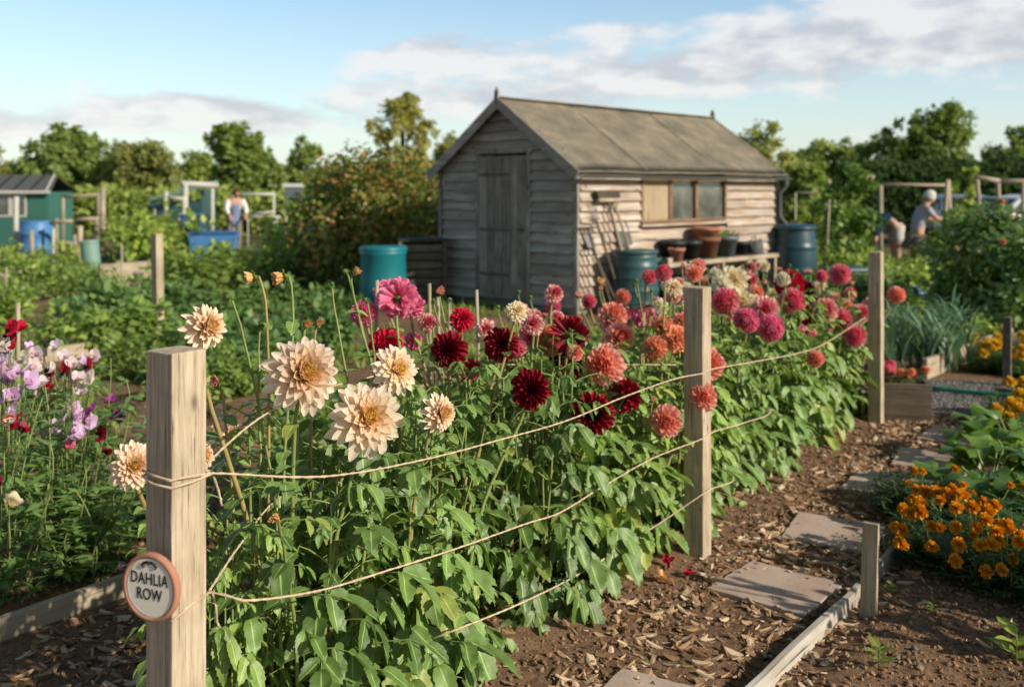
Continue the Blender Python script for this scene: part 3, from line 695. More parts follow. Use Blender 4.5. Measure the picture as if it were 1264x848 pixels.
twine('lower twine from under the sign, running through the front leaves',
 [corner(.045,-1,1,z2-.022),corner(.045,1,1,z2+.008),on(300,741,.08),on(372,733,.06),on(420,722,-.04),on(462,709,.0),on(560,678,.0),on(650,646,.01),on(692,632,.0),on(745,600,-.06),on(805,566,.0),corner(2.72,-1,1,at(861,540,4.3).z),corner(2.72,1,1,at(880,531,4.4).z),on(918,522,.05),on(950,508,-.02),tuple(row(3.9,-.3,.46))])
twine('short slack twine tail from the sign post into shaded leaves',
 [corner(.045,1,1,z2+.012),tuple(row(.30,-.14,z2+.02)),tuple(row(.62,-.36,z2+.01)),tuple(row(.9,-.45,.70))])
twine('frayed twine end hanging under the lower knot on the sign post',
 [tuple(row(.100,.005,z2+.008)),tuple(row(.108,.01,z2-.03)),tuple(row(.112,.007,z2-.062)),tuple(row(.118,.01,z2-.075))],.0025)
twine('lowest twine close to the soil, from front leaves to the middle post',
 [on(500,800,-.2),on(560,778,-.01),on(650,741,.0),on(720,705,-.14),on(800,655,-.10),corner(2.72,-1,1,at(861,608,4.3).z),corner(2.72,1,1,at(880,600,4.4).z),on(905,590,.03),tuple(row(3.4,-.28,.24))])

def sign():
    nrm=Vector((math.cos(R(-112)),math.sin(R(-112)),0)); c=Vector((-.7475,2.062,at(188,725,2.06).z))
    rot=nrm.to_track_quat('Z','Y')
    # local: z = out of the face, x = right as read, y = up
    x=Vector((0,0,1)).cross(nrm).normalized(); Mx=Matrix((x,Vector((0,0,1)),nrm)).transposed()
    e=thing('round_sign','round terracotta sign reading DAHLIA ROW fixed to the thick post','sign',c)
    e.rotation_mode='QUATERNION'; e.rotation_quaternion=Mx.to_quaternion()
    a=.071; mb=MB(); mb.lathe([(.0,-.010),(a-.002,-.010),(a,-.007),(a,.003),(a-.002,.0062),(a-.007,.0072),(a-.0095,.0055),(a-.010,.003),(0,.003)],seg=64)
    mb.build('rim',M['terracotta'],e,True)
    mb=MB(); mb.lathe([(a-.0102,.0032),(a-.0102,.0046),(a-.014,.0050),(0,.0050)],seg=64); mb.build('face_plate',M['sign_face'],e,False)
    mb=MB()
    mb.lathe([(a-.0150,.0051),(a-.0146,.0056),(a-.0142,.0051)],seg=64); mb.build('face_ring',M['sign_face'],e,True)
    for txt,yy,sx in (('DAHLIA',.014,.030),('ROW',-.018,.030)):
        cu=bpy.data.curves.new('lettering','FONT'); cu.body=txt; cu.size=.0335; cu.align_x='CENTER'; cu.extrude=.0003; cu.offset=.0001; cu.space_character=1.08
        tmp=bpy.data.objects.new('lettering',cu); COL.objects.link(tmp); bpy.context.view_layer.update()
        me=bpy.data.meshes.new_from_object(tmp.evaluated_get(bpy.context.evaluated_depsgraph_get()))
        bpy.data.objects.remove(tmp); me.materials.clear(); me.materials.append(M['ink'])
        o=inst('lettering',me,e,(0,yy-.006,.0056)); o.scale=(.78,1.0,1)
    mb=MB(); r=random.Random(3)          # dark curled wire tie above the letters
    for s_ in (-1,1):
        pts=[]
        for k in range(26):
            f=k/25; pts.append((s_*(.002+f*.018),.0535-.008*f*f+.0028*math.sin(f*26),.0062+.001*math.cos(f*22)))
        mb.tube(pts,.0013,5)
    mb.tube([(-.004,.052,.006),(0,.049,.0075),(.004,.052,.006)],.0012,5); mb.tube([(-.015,.046,.006),(-.018,.042,.007),(-.013,.041,.006)],.001,5); mb.tube([(.015,.046,.006),(.019,.043,.007),(.014,.040,.006)],.0012,5)
    mb.build('wire_ornament',M['ink'],e,True)
sign()

# ------------------------------------------------------------------ ground, mulch, slabs, edgings
def ground():
    def axis(a,b,lo,hi,step):
        xs=list(np.arange(a,b,step)); x=b; st=step
        while x<hi: xs.append(x); st*=1.35; x+=st
        xs.append(hi); x=a; st=step; left=[]
        while x>lo: st*=1.35; x-=st; left.append(max(lo,x))
        return np.array(sorted(set(left))+xs)
    xs=axis(-4.2,4.4,-400,400,.045); ys=axis(1.6,9.5,-60,600,.045)
    V=[(x,y,ground_h(x,y)) for y in ys for x in xs]; n=len(xs)
    Q=[[j*n+i,j*n+i+1,(j+1)*n+i+1,(j+1)*n+i] for j in range(len(ys)-1) for i in range(n-1)]
    mb=MB(); mb.add(V,Q); o=mb.build('ground',M['soil'],None,True); tag(o,kind='structure')
ground()
def shard(seed,lx=1,ly=.28,lz=.10):
    r=random.Random(seed); V=[]
    for z in (-1,1):
        for x,y in ((-1,-.6),(-.3,-1),(.5,-.9),(1,-.2),(.8,.7),(0,1),(-.8,.7)):
            V.append((x*lx/2+r.uniform(-.05,.05),y*ly/2+r.uniform(-.03,.03),z*lz/2+r.uniform(-.02,.02)+.10*x*x))
    n=7; Q=[[i,(i+1)%n,n+(i+1)%n,n+i] for i in range(n)]
    T=[[0,i+1,i] for i in range(1,n-1)]+[[n,n+i,n+i+1] for i in range(1,n-1)]
    return np.array(V,np.float32),np.array(Q,np.int32),np.full(2*n,.5,np.float32),np.array(T,np.int32)
def lump(seed,amp=.35):
    import bmesh
    bm=bmesh.new(); bmesh.ops.create_icosphere(bm,subdivisions=1,radius=.5); r=random.Random(seed)
    V=np.array([tuple(v.co*(1+r.uniform(-amp,amp))) for v in bm.verts],np.float32)*np.array([1,1,.75],np.float32)
    T=np.array([[v.index for v in f.verts] for f in bm.faces],np.int32); bm.free()
    return V,None,np.full(len(V),.5,np.float32),T
SLABS=[gnd(958,727),gnd(1030,659),gnd(1096,601),gnd(1150,570),gnd(1180,540),gnd(812,889),gnd(1205,513)]
def scatter(name,mat,regions,protos,size,tilt,flat=False,gpow=1.0,lift=.3,smooth=False):
    mb=MB(); per=[[[],[],[],[],[]] for _ in protos]
    for (t0,t1,o0,o1,n,fade) in regions:
        for _ in range(n):
            t=rng.uniform(t0,t1); o=rng.uniform(o0,o1)
            if fade and noise.noise(Vector((t*2.2,o*2.2,5)))+rng.uniform(-.5,.5)<fade-.5: continue
            p=row(t,o)
            if any((p.x-q_.x)**2+(p.y-q_.y)**2<.0289 for q_ in SLABS) and rng.random()<.93: continue
            s=rng.uniform(*size)*(1 if rng.random()>.3 else .6)
            z=ground_h(p.x,p.y)+s*lift*rng.uniform(.2,1)*.2
            a=rng.uniform(0,6.28); q=per[rng.randrange(len(protos))]
            q[0].append((p.x,p.y,z)); q[1].append((math.cos(a),math.sin(a),rng.uniform(-tilt,tilt))); q[2].append((rng.uniform(-tilt,tilt),rng.uniform(-tilt,tilt),1)); q[3].append(s); q[4].append(rng.random()**gpow)
    for pr,q in zip(protos,per):
        if q[0]: mb.many(pr,frames(q[0],q[1],q[2],q[3]),q[4])
    return mb.build(name,mat,None,smooth)
chips=[shard(1),shard(2,1,.18,.08),shard(3,1,.42,.07),shard(4,1,.12,.09),shard(5,1,.5,.06)]
tag(scatter('bark_mulch',M['chip'],[(.4,6.6,.10,.78,7600,.36),(1.0,6.4,-.25,.15,1500,.45),(-1.2,3.2,-1.66,-.75,4200,.1),(2.5,9,-3.6,-1.9,2600,.3),(2.4,4.4,.8,1.3,380,.3),(6.4,7.0,-.1,.9,500,.2)],chips,(.013,.074),.45,gpow=1.0),'brown bark chips scattered over the trodden path','bark mulch',kind='stuff')
lumps=[lump(1),lump(2),lump(3),lump(4,.2)]
tag(scatter('soil_clods',M['clod'],[(.8,6.4,-.55,.25,5200,.12),(1.5,4.6,.78,2.2,6500,0),(0,4,-2.6,-1.72,3500,.1),(2,6.5,.1,.75,1500,.2)],lumps,(.006,.026),.8,lift=1),'crumbly clods of dry brown soil along the beds','soil',kind='stuff')
tag(scatter('pebbles',M['pebble'],[(1.5,4.2,.80,1.9,90,0),(2,6,-.4,.7,50,0)],lumps,(.010,.026),.6,lift=1,smooth=True),'small pale stones lying loose on the soil','pebbles',kind='stuff')

def slab(px,py,label,w=.36,l=.36,rz=0.0):
    w*=1.1; l*=1.1
    g=gnd(px,py); mb=MB(); n=14
    V=[];hz=.035
    for z in (-hz,.016):
        for k in range(4*n):
            s_=k//n; f=(k%n)/n*2-1
            x,y=[(f,-1),(1,f),(-f,1),(-1,-f)][s_]
            jx=noise.noise(Vector((k*.7,px*.1,1)))*.010; V.append((x*w/2+jx*(abs(x)==1),y*l/2+jx*(abs(y)==1),z+noise.noise(Vector((k*.3,px,9)))*.002))
    m_=4*n; V+=[(0,0,-hz),(0,0,.018)]
    Q=[[i,(i+1)%m_,m_+(i+1)%m_,m_+i] for i in range(m_)]; T=[[2*m_,(i+1)%m_,i] for i in range(m_)]+[[2*m_+1,m_+i,m_+(i+1)%m_] for i in range(m_)]
    mb.add(V,Q,T); h_=ground_h(g.x,g.y)
    o=mb.build('paving_slab',M['slab'],None,False,(g.x,g.y,h_),(R(rng.uniform(-1,1)),R(rng.uniform(-1,1)),RROT+rz),bevel=.004); tag(o,label,'paving slab','stepping slabs set in the bark path')
slab(958,727,'large pinkish paving slab nearest the short stake',.36,.37,-.1)
slab(1030,659,'broken-edged pale paving slab behind the nearest large one',.36,.37,.12)
slab(1096,601,'pale paving slab beside the tallest orange marigolds, third from the front',.35,.37,0)
slab(1150,570,'shaded paving slab fourth along the path',.38,.36,.1)
slab(1180,540,'sunlit paving slab near the gravel edging, fifth along the path',.40,.34,-.05)
slab(812,889,'paving slab cut by the lower picture edge in front of the dahlias',.40,.40,.05)
slab(1205,513,'far paving slab against the gravel strip',.40,.30,0)

def board(name,label,p0,p1,th,ht,mat,base=-.03,cat='edging board',group=None,w1=None,tilt=0):
    p0=Vector(p0);p1=Vector(p1);L=(p1-p0).length; a=math.atan2(p1.y-p0.y,p1.x-p0.x)
    mb=MB(); n=max(4,int(L/.12)); V=[]
    for i in range(n+1):
        f=i/n; j=noise.noise(Vector((f*L*4,p0.x,2)))*.006; jz=noise.noise(Vector((f*L*5,p0.y,7)))*.006
        for y,z in ((-th/2,base),(th/2,base),(th/2,ht),(-th/2,ht)): V.append((f*L,y+j+tilt*(z-base)+rng.uniform(-.001,.001),z+(jz if z>0 else 0)))
    Q=[[i*4+k,(i+1)*4+k,(i+1)*4+(k+1)%4,i*4+(k+1)%4] for i in range(n) for k in range(4)]+[[0,1,2,3],[n*4+3,n*4+2,n*4+1,n*4]]
    mb.add(V,Q,shade=[.5,rng.random(),.5]); o=mb.build(name,mat,None,False,(p0.x,p0.y,p0.z),(0,math.atan2(p0.z-p1.z,L),a),bevel=.003)
    return tag(o,label,cat,group)
G='timber edging boards round the beds'
board('edging_board','worn whitish edging board running from the lower edge to the stake',gnd(925,872),gnd(1064,738),.026,.055,M['board_white'],group=G,tilt=.1)
board('edging_board','whitish edging board just behind the short stake under the marigolds',gnd(1066,733),gnd(1112,684),.024,.07,M['board_white'],group=G)
board('edging_board','grey edging board by the far paving slabs, beside the squash leaves',gnd(1175,607),gnd(1240,552),.03,.06,M['board_white'],group=G)
board('edging_board','long grey edging board in the left corner below the sweet peas',gnd(-60,812),gnd(205,716),.032,.085,M['board'],group=G)
board('edging_board','pale timber board edging the gravel strip',gnd(1148,516),gnd(1240,524),.04,.05,M['board_dark'],group=G)
board('edging_board','sunlit bed board running back beside the leeks',gnd(1142,468),gnd(1248,425),.04,.17,M['board'],group=G)
board('edging_board','wide pale timber lying behind the sweet peas',gnd(22,452),gnd(122,437),.05,.13,M['board'],group=G)
board('edging_board','thin pale timber lying on the chips behind the first wide one',gnd(85,466),gnd(165,456),.05,.05,M['board'],group=G)
board('edging_board','timber bed edge beside the pale green water butt',gnd(122,348),gnd(192,342),.06,.30,M['board'],group=G)
board('edging_board','second timber bed edge in front of the pale green water butt',gnd(130,363),gnd(178,350),.06,.20,M['board'],group=G)
board('edging_board','dark bed board under the tall flowering bush',gnd(1198,432),gnd(1300,428),.05,.16,M['board_dark'],group=G)
board('edging_board','long low timber in the shaded bed at far left',gnd(-20,352),gnd(38,349),.06,.22,M['board'],group=G)
board('edging_board','low dark board under the near yellow marigolds',gnd(1228,492),gnd(1300,500),.04,.09,M['board_dark'],group=G)

def stake(label,px,py,h,w,d,mat,rz=RROT,lean=(0,0),group='upright stakes and posts in the plots',name='stake',cat='stake'):
    g=gnd(px,py); mb=MB(); V=[];n=6
    for i in range(n+1):
        z=-.15+(h+.15)*i/n
        for x,y in ((-1,-1),(1,-1),(1,1),(-1,1)): V.append((x*w/2+lean[0]*z,y*d/2+lean[1]*z,z))
    Q=[[i*4+k,i*4+(k+1)%4,(i+1)*4+(k+1)%4,(i+1)*4+k] for i in range(n) for k in range(4)]+[[n*4,n*4+1,n*4+2,n*4+3]]
    mb.add(V,Q,shade=[.5,rng.random()*.5,.5]); o=mb.build(name,mat,None,False,(g.x,g.y,ground_h(g.x,g.y)),(0,0,rz),bevel=.002); return tag(o,label,cat,group)
stake('short flat stake at the corner of the marigold bed',1072,764,.345,.026,.058,M['stake'],lean=(.04,-.02))
stake('grey square stake beside the yellow marigolds at right',1243,482,.58,.06,.06,M['board_dark'],lean=(.03,0))
stake('tall pale square stake standing in the left plot behind the post',196,428,1.15,.085,.085,M['stake'],lean=(-.02,0))
def cane(label,px,py,Y,pz,lean=(0,0),r=.007,mat='stake'):
    b=at(px,234+HC/Y*FPX,Y); mb=MB(); h_=at(px,py,Y).z
    mb.tube([(lean[0]*q*h_/6,lean[1]*q*h_/6,h_*q/6-.0) for q in range(7)],[r]*7,7)
    o=mb.build('garden_cane',M[mat],None,True,(b.x,b.y,0)); return tag(o,label,'garden cane','canes among the flowers')
cane('leaning bamboo cane among the sweet peas',80,430,4.4,0,(-.10,0),.010)
cane('short cane topped by deep red sweet peas at left',22,374,5.2,0,(0,0),.011)
for px,py,Y,lab in ((461,346,3.95,'pale cane standing left of the magenta dahlia'),(533,350,4.3,'weathered cane right of the magenta dahlia'),(547,367,4.25,'thicker cane in a pair before the shed door'),(553,368,4.32,'pale cane of the pair before the shed door'),(597,358,4.6,'cane before the grey shed wall')):
    cane(lab,px,py,Y,0,(rng.uniform(-.03,.03),0),.008)

# fallen petals
def fallen(px,py,kind,label,s):
    g=gnd(px,py); mb=MB(); petals(mb,7,1,.8,.35,5,40,.6,20,40,ROUND,seed=int(px),jit=.3)
    o=inst('fallen_bloom',mb.mesh('fallen_bloom',M[kind],True),None,(g.x,g.y,ground_h(g.x,g.y)+.018),(R(rng.uniform(-40,40)),R(rng.uniform(-30,30)),rng.uniform(0,6)),s); tag(o,label,'fallen flower','spent blooms dropped on the soil')
fallen(815,722,'budpeach','crumpled orange bloom fallen on the soil by the middle post',.05)
fallen(826,703,'crimson','crumpled red bloom fallen by the middle post',.036)
fallen(850,714,'crimson','tiny red petal cluster on the soil nearest the paving slab',.028)
fallen(120,690,'blush','pink petals dropped on soil left of the sign',.03)
fallen(150,715,'lilac','pale lilac petal lying left of the sign',.025)
fallen(45,722,'cream','yellowed withered bloom under the sweet peas',.045)

def weeds():
    mb=MB(); q=[[],[],[],[],[]]
    for _ in range(15000):
        px=rng.uniform(-30,1150); base=rng.uniform(335,560) if px<720 else rng.uniform(335,420); g=gnd(px,base); t,o=to_row(g.x,g.y)
        if o>-1.15 and t<7: continue
        if px<195 and base>360 and rng.random()<.8: continue
        if noise.noise(Vector((g.x*.7,g.y*.7,2)))+rng.uniform(-.2,.2)<.10: continue
        l,w=(g.x-.82)*.691+(g.y-12.6)*.723,-(g.x-.82)*.723+(g.y-12.6)*.691
        if -.1<l<5.2 and -.1<w<2.7: continue
        for k_ in range(3):
            a=rng.uniform(0,6.28); q[0].append((g.x+rng.uniform(-.05,.05),g.y+rng.uniform(-.05,.05),ground_h(g.x,g.y))); q[1].append((math.cos(a),math.sin(a),rng.uniform(.4,2.2))); q[2].append((rng.uniform(-.3,.3),rng.uniform(-.3,.3),1)); q[3].append(rng.uniform(.05,.14)); q[4].append(rng.random())
    mb.many(NLEAF,frames(*q[:4]),q[4]); tag(mb.build('grass',M['veg_leaf'],None,True),'low weeds and grass between the plots','grass',kind='stuff')
# ------------------------------------------------------------------ planter, gravel, hose
def planter():
    g=gnd(1112,514); e=thing('wooden_planter','dark square wooden planter of red and orange flowers behind the far post','planter',(g.x,g.y,0),R(-14))
    mb=MB(); w,d,h_=.36,.30,.27
    mb.box((0,-d/2,h_/2-.01),(w,.03,h_)); mb.box((0,d/2,h_/2-.01),(w,.03,h_))
    mb.box((-w/2+.016,0,h_/2-.013),(.03,d-.034,h_-.006)); mb.box((w/2-.016,0,h_/2-.013),(.03,d-.034,h_-.006))
    mb.build('box',M['board_dark'],e,bevel=.003)
    mb=MB(); mb.box((0,0,h_-.05),(w-.07,d-.07,.02)); mb.build('compost',M['clod'],e)
    mb=MB(); q=[[],[],[],[],[]]
    for _ in range(120):
        a=rng.uniform(0,6.28); rr=rng.uniform(0,.14); el=rng.uniform(.1,1)
        q[0].append((rr*math.cos(a),rr*math.sin(a)*.8,h_+rng.uniform(-.04,.05))); q[1].append((math.cos(a),math.sin(a),el)); q[2].append((0,0,1)); q[3].append(rng.uniform(.04,.07)); q[4].append(rng.random())
    mb.many(SLEAF,frames(*q[:4]),q[4]); mb.build('foliage',M['veg_dark'],e,True)
    for _ in range(16):
        x=rng.uniform(-.15,.16); kind='pink' if x<-.04 else rng.choice(['orange','coral','crimson'])
        inst('flower',FM['pink' if kind=='pink' else kind][0],e,(x,rng.uniform(-.14,.10),h_+rng.uniform(.03,.09)),(R(rng.uniform(-10,50)),R(rng.uniform(-30,30)),0),rng.uniform(.028,.042))
planter()
def gravel():
    a,b,c,d=gnd(1140,517),gnd(1330,528),gnd(1330,478),gnd(1138,474)
    mb=MB(); V=[(p.x,p.y,z) for z in (-.02,.035) for p in (a,b,c,d)]
    mb.add(V,[[3,2,1,0],[4,5,6,7],[0,1,5,4],[1,2,6,5],[2,3,7,6],[3,0,4,7]]); tag(mb.build('gravel_path',M['gravel_base']),kind='structure')
    mb=MB(); q=[[],[],[],[],[]]
    for _ in range(3200):
        u,v=rng.random(),rng.random(); p=(a.lerp(b,u)).lerp(d.lerp(c,u),v); an=rng.uniform(0,6.28)
        q[0].append((p.x,p.y,.037)); q[1].append((math.cos(an),math.sin(an),0)); q[2].append((0,0,1)); q[3].append(rng.uniform(.008,.02)); q[4].append(rng.random())
    mb.many(lumps[3],frames(*q[:4]),q[4]); tag(mb.build('gravel',M['pebble'],None,True),'grey gravel on the strip behind the path','gravel',kind='stuff')
    mb=MB(); pts=[gnd(1135,488),gnd(1165,490),gnd(1200,494),gnd(1235,497),gnd(1290,505)]
    mb.tube([(p.x,p.y,.062) for p in pts],.017,10); tag(mb.build('garden_hose',M['hose'],None,True),'green hose lying across the grey gravel strip','garden hose')
gravel()

# ------------------------------------------------------------------ marigolds, squash, sweet peas, leeks
def marigold_flower(mat):
    mb=MB(); petals(mb,64,1,.62,.24,-42,86,1.0,-14,20,BLUNT,base=.05,seed=2,jit=.2,pw=.95); return mb.mesh('marigold_head',mat,True)
MGF=marigold_flower(M['marigold']); MYF=marigold_flower(M['marigold_yellow'])
def feathery(seed,Rr,H):
    r=random.Random(seed); mb=MB(); q=[[],[],[],[],[],[]]
    for i in range(64):
        az=r.uniform(0,6.28); rr=Rr*math.sqrt(r.random()); h_=H*(1-.45*(rr/Rr)**2)*r.uniform(.35,1.02)
        p0=Vector((math.cos(az)*rr*.25,math.sin(az)*rr*.25,0)); p3=Vector((math.cos(az)*rr,math.sin(az)*rr,h_))
        pts=bez(p0,p0+Vector((math.cos(az)*rr*.5,math.sin(az)*rr*.5,h_*.2)),p3-Vector((0,0,h_*.4)),p3,6)
        mb.tube([tuple(p) for p in pts],.0022,4,m=1,cap=False)
        for j in range(9):
            k=1+j*5/9; p=pts[int(k)].lerp(pts[min(6,int(k)+1)],k-int(k)); a=r.uniform(0,6.28); d=Vector((math.cos(a),math.sin(a),r.uniform(-.1,.5)))
            for w in range(7):
                pp=p+d*.012*w; a2=(1 if w%2 else -1)*r.uniform(.6,1.1); dd=Matrix.Rotation(a2,3,'Z')@d
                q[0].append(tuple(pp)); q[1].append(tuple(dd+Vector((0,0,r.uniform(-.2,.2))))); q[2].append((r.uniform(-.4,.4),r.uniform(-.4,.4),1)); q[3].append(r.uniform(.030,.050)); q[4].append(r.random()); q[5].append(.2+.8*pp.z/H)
    mb.many(NLEAF,frames(*q[:4]),q[4],0,q[5]); return mb.mesh('foliage',[M['marigold_leaf'],M['stem']],True)
MFOL=[feathery(5,.26,.25),feathery(6,.25,.24),feathery(8,.27,.26)]
def marigold(x,y,label,pts,mat,sc=1,group='marigold plants in the right hand bed'):
    h_=ground_h(x,y); e=thing('marigold_plant',label,'marigold',(x,y,h_-.01),0,'marigold plants edging the bed')
    inst('foliage',rng.choice(MFOL),e,rot=(0,0,rng.uniform(0,6)),scale=sc)
    for (dx,dy,dz,s_) in pts:
        f=inst('flower',mat,e,(dx,dy,dz),(R(rng.uniform(-5,45)),R(rng.uniform(-25,25)),0),s_)
        mb=MB(); mb.tube([(dx*.4,dy*.4,dz*.25),(dx*.85,dy*.85,dz*.7),(dx,dy,dz-.005)],.0022,5); mb.build('stem',M['stem'],e,True)
MG=[(1110,668),(1105,650),(1135,620),(1155,606),(1142,606),(1131,603),(1160,617),(1180,626),(1188,610),(1200,625),(1219,630),(1113,653),(1135,630),(1150,648),(1180,650),(1112,671),(1150,674),(1183,671),(1209,672),(1216,640),(1179,691),(1217,704),(1236,702),(1223,671),(1230,655),(1243,648),(1258,668),(1205,650),(1128,616),(1115,628),(1124,633),(1168,607),(1175,602)]
mp=[(1.84,4.18),(2.10,4.62),(2.22,4.28),(2.02,4.93),(2.50,4.55),(2.30,3.98),(2.58,4.15),(1.97,3.96),(2.16,3.72)]
mpl=['marigold plant at the bed corner behind the short stake','tall orange marigold plant in the middle of the clump','marigold plant in front with a single low bright head','marigold plant at the back of the clump beside the paving slabs','marigold plant just in front of the big squash leaves','shaded marigold plant at the front right with paired heads','marigold plant cut by the right picture edge','low leafy marigold plant at the front of the clump beside the bare soil','lowest front marigold plant nearest the lower right corner']
asg=[[] for _ in mp]
for (px,py) in MG:
    best=None
    for j,(x,y) in enumerate(mp):
        # head on the plant's dome: march along the ray
        for Y in np.arange(y-.28,y+.28,.02):
            p=at(px,py,Y); rr=math.hypot(p.x-x,p.y-y); 
            if rr<.29:
                dome=.25*(1-.45*(rr/.27)**2); err=abs(p.z-.03-dome)+.1*rr
                if best is None or err<best[0]: best=(err,j,(p.x-x,p.y-y,p.z-ground_h(x,y)+.01))
    if best and best[0]<.12: asg[best[1]].append((*best[2],rng.uniform(.023,.034)))
for j,(x,y) in enumerate(mp):
    ex=[(rng.uniform(-.2,.2),rng.uniform(-.22,.05),rng.uniform(.12,.24),rng.uniform(.018,.030)) for _ in range(6)]
    marigold(x,y,mpl[j],asg[j]+ex,MGF)
def yellow_group(lst,lab,mesh):
    for i,(px,py,Y) in enumerate(lst):
        p=at(px,py,Y); marigold(p.x,p.y,lab[i],[(rng.uniform(-.17,.15),rng.uniform(-.2,.1),rng.uniform(.17,.29),rng.uniform(.035,.05)) for _ in range(9)],mesh,1.0)
yellow_group([(1250,560,6.25),(1285,560,6.4),(1262,520,6.75)],['amber marigold plant at the right edge above the squash leaves','amber marigold plant mostly outside the right edge','amber marigold plant against the gravel strip at right'],MYF)
yellow_group([(1225,470,8.8),(1262,470,8.6),(1252,450,9.4),(1215,455,9.3)],['yellow marigold plant left of the grey square stake','yellow marigold plant right of the grey square stake','yellow marigold plant behind the grey square stake','small yellow marigold plant against the sunlit bed board'],MYF)

def bigleaf(seed,n,Rr,H,size,mat,proto=None,name='foliage'):
    r=random.Random(seed); mb=MB(); q=[[],[],[],[],[]]
    for i in range(n):
        az=2*PI*i/n*2.4+r.uniform(-.4,.4); rr=Rr*r.uniform(.25,1); h_=H*r.uniform(.55,1)*(1-.3*rr/Rr)
        p=Vector((math.cos(az)*rr,math.sin(az)*rr,h_)); pts=bez(Vector((0,0,-.02)),Vector((0,0,h_*.6)),p-Vector((0,0,h_*.1)),p,5)
        mb.tube([tuple(x) for x in pts],.005,5,m=1,cap=False)
        d=Vector((math.cos(az),math.sin(az),r.uniform(-.5,.25)))
        q[0].append(tuple(p)); q[1].append(tuple(d)); q[2].append((r.uniform(-.3,.3)+math.cos(az)*.4,r.uniform(-.3,.3)+math.sin(az)*.4,1)); q[3].append(size*r.uniform(.7,1.15)); q[4].append(r.random())
    mb.many(proto or RLEAF,frames(*q[:4]),q[4]); return mb.mesh(name,[mat,M['stem']],True)
SQ=[bigleaf(3,20,.26,.30,.19,M['cabbage']),bigleaf(4,18,.26,.30,.18,M['cabbage'])]
for i,(px,py,Y,lab) in enumerate(((1222,640,4.95,'squash plant with big ribbed leaves behind the orange marigolds'),(1262,640,5.2,'squash plant with one yellow bloom at the right edge'),(1250,610,5.7,'squash plant with broad leaves in front of the amber marigolds'))):
    p=at(px,py,Y); e=thing('squash_plant',lab,'squash plant',(p.x,p.y,ground_h(p.x,p.y)),0,'squash plants in the right bed'); inst('foliage',SQ[i%2],e,rot=(0,0,i*1.3))
    if i==1:
        f=at(1240,606,5.0); inst('flower',FM['cream'][0],e,(f.x-p.x,f.y-p.y,f.z),(R(40),0,0),.045)
# seedlings on the right
for i,(px,py,s_,lab) in enumerate(((1085,838,.07,'tiny green seedling at the lower edge beside the edging board'),(1255,832,.10,'leafy seedling cut by the lower right corner'),(1100,740,.04,'tiny seedling right of the short stake'),(1150,770,.035,'small seedling alone on the shaded soil'),(640,700,.02,'seedling under dahlia leaves'))[:4]):
    g=gnd(px,py); mb=MB(); q=[[],[],[],[],[]]
    for k_ in range(7):
        a=k_*2.4; q[0].append((0,0,s_*(.2+.12*k_))); q[1].append((math.cos(a),math.sin(a),.5)); q[2].append((0,0,1)); q[3].append(s_*rng.uniform(.6,1)); q[4].append(rng.random())
    mb.many(SLEAF,frames(*q[:4]),q[4]); mb.tube([(0,0,-.01),(0,0,s_)],.002,4); o=mb.build('seedling',M['veg_lime'],None,True,(g.x,g.y,ground_h(g.x,g.y))); tag(o,lab,'seedling','seedlings in the right bed')

def pea_flower(mat):
    mb=MB()
    petals(mb,2,1,.95,.85,55,50,.5,-35,-35,BLUNT,base=.05,seed=1,gold=.6); petals(mb,3,.7,.6,.4,20,40,1,10,20,ROUND,base=.05,seed=6,gold=.5)
    return mb.mesh('pea_flower',mat,True)
PF={c:pea_flower(M[c]) for c in ('lilac','violet','crimson','blush','white','cream','red','magenta')}
def pea_foliage(seed,H,Rr):
    r=random.Random(seed); mb=MB(); q=[[],[],[],[],[],[]]
    for i in range(20):
        az=r.uniform(0,6.28); rr=Rr*math.sqrt(r.random()); h_=H*r.uniform(.5,1.0)
        p0=Vector((math.cos(az)*rr*.5,math.sin(az)*rr*.5,-.03)); p3=Vector((math.cos(az)*rr+r.uniform(-.06,.06),math.sin(az)*rr+r.uniform(-.06,.06),h_))
        pts=bez(p0,p0+Vector((r.uniform(-.1,.1),r.uniform(-.1,.1),h_*.3)),p3-Vector((r.uniform(-.1,.1),r.uniform(-.1,.1),h_*.3)),p3,12)
        mb.tube([tuple(p) for p in pts],.0028,4,m=1,cap=False)
        for j in range(22):
            k=j*12/22; p=pts[int(k)].lerp(pts[min(12,int(k)+1)],k-int(k)); a=r.uniform(0,6.28)
            d=Vector((math.cos(a),math.sin(a),r.uniform(-.3,.7))).normalized(); pp=p+d*r.uniform(.02,.07)
            mb.tube([tuple(p),tuple(pp)],.0013,3,m=1,cap=False)
            for sg in (-1,1):
                dd=(Matrix.Rotation(sg*r.uniform(.3,.8),3,'Z')@d)+Vector((0,0,r.uniform(-.5,.2)))
                q[0].append(tuple(pp)); q[1].append(tuple(dd)); q[2].append((r.uniform(-.8,.8),r.uniform(-.8,.8),1)); q[3].append(r.uniform(.05,.085)); q[4].append(r.random()); q[5].append(.25+.75*p.z/H)
    pr=simple_leaf(.17,.35,.15); mb.many(pr,frames(*q[:4]),q[4],0,q[5]); return mb.mesh('foliage',[M['pea_leaf'],M['stem']],True)
PFOL=[pea_foliage(31,1.0,.22),pea_foliage(32,1.0,.22)]
pp_=[(-1.98,3.85,1.05,'sweet pea plant cut by the left edge, lilac and pale flowers'),(-1.88,4.25,1.02,'sweet pea plant with lilac and deep red flowers beside the left edge'),(-1.74,4.50,.66,'sweet pea plant around the leaning cane, red and white flowers'),(-1.60,4.75,.50,'low sweet pea plant with violet flowers nearest the sign post'),(-2.15,4.6,.9,'sweet pea plant behind the others, with deep red heads'),(-1.72,4.05,.55,'low flowerless sweet pea tangle at the front of the left bed')]
peas=[]
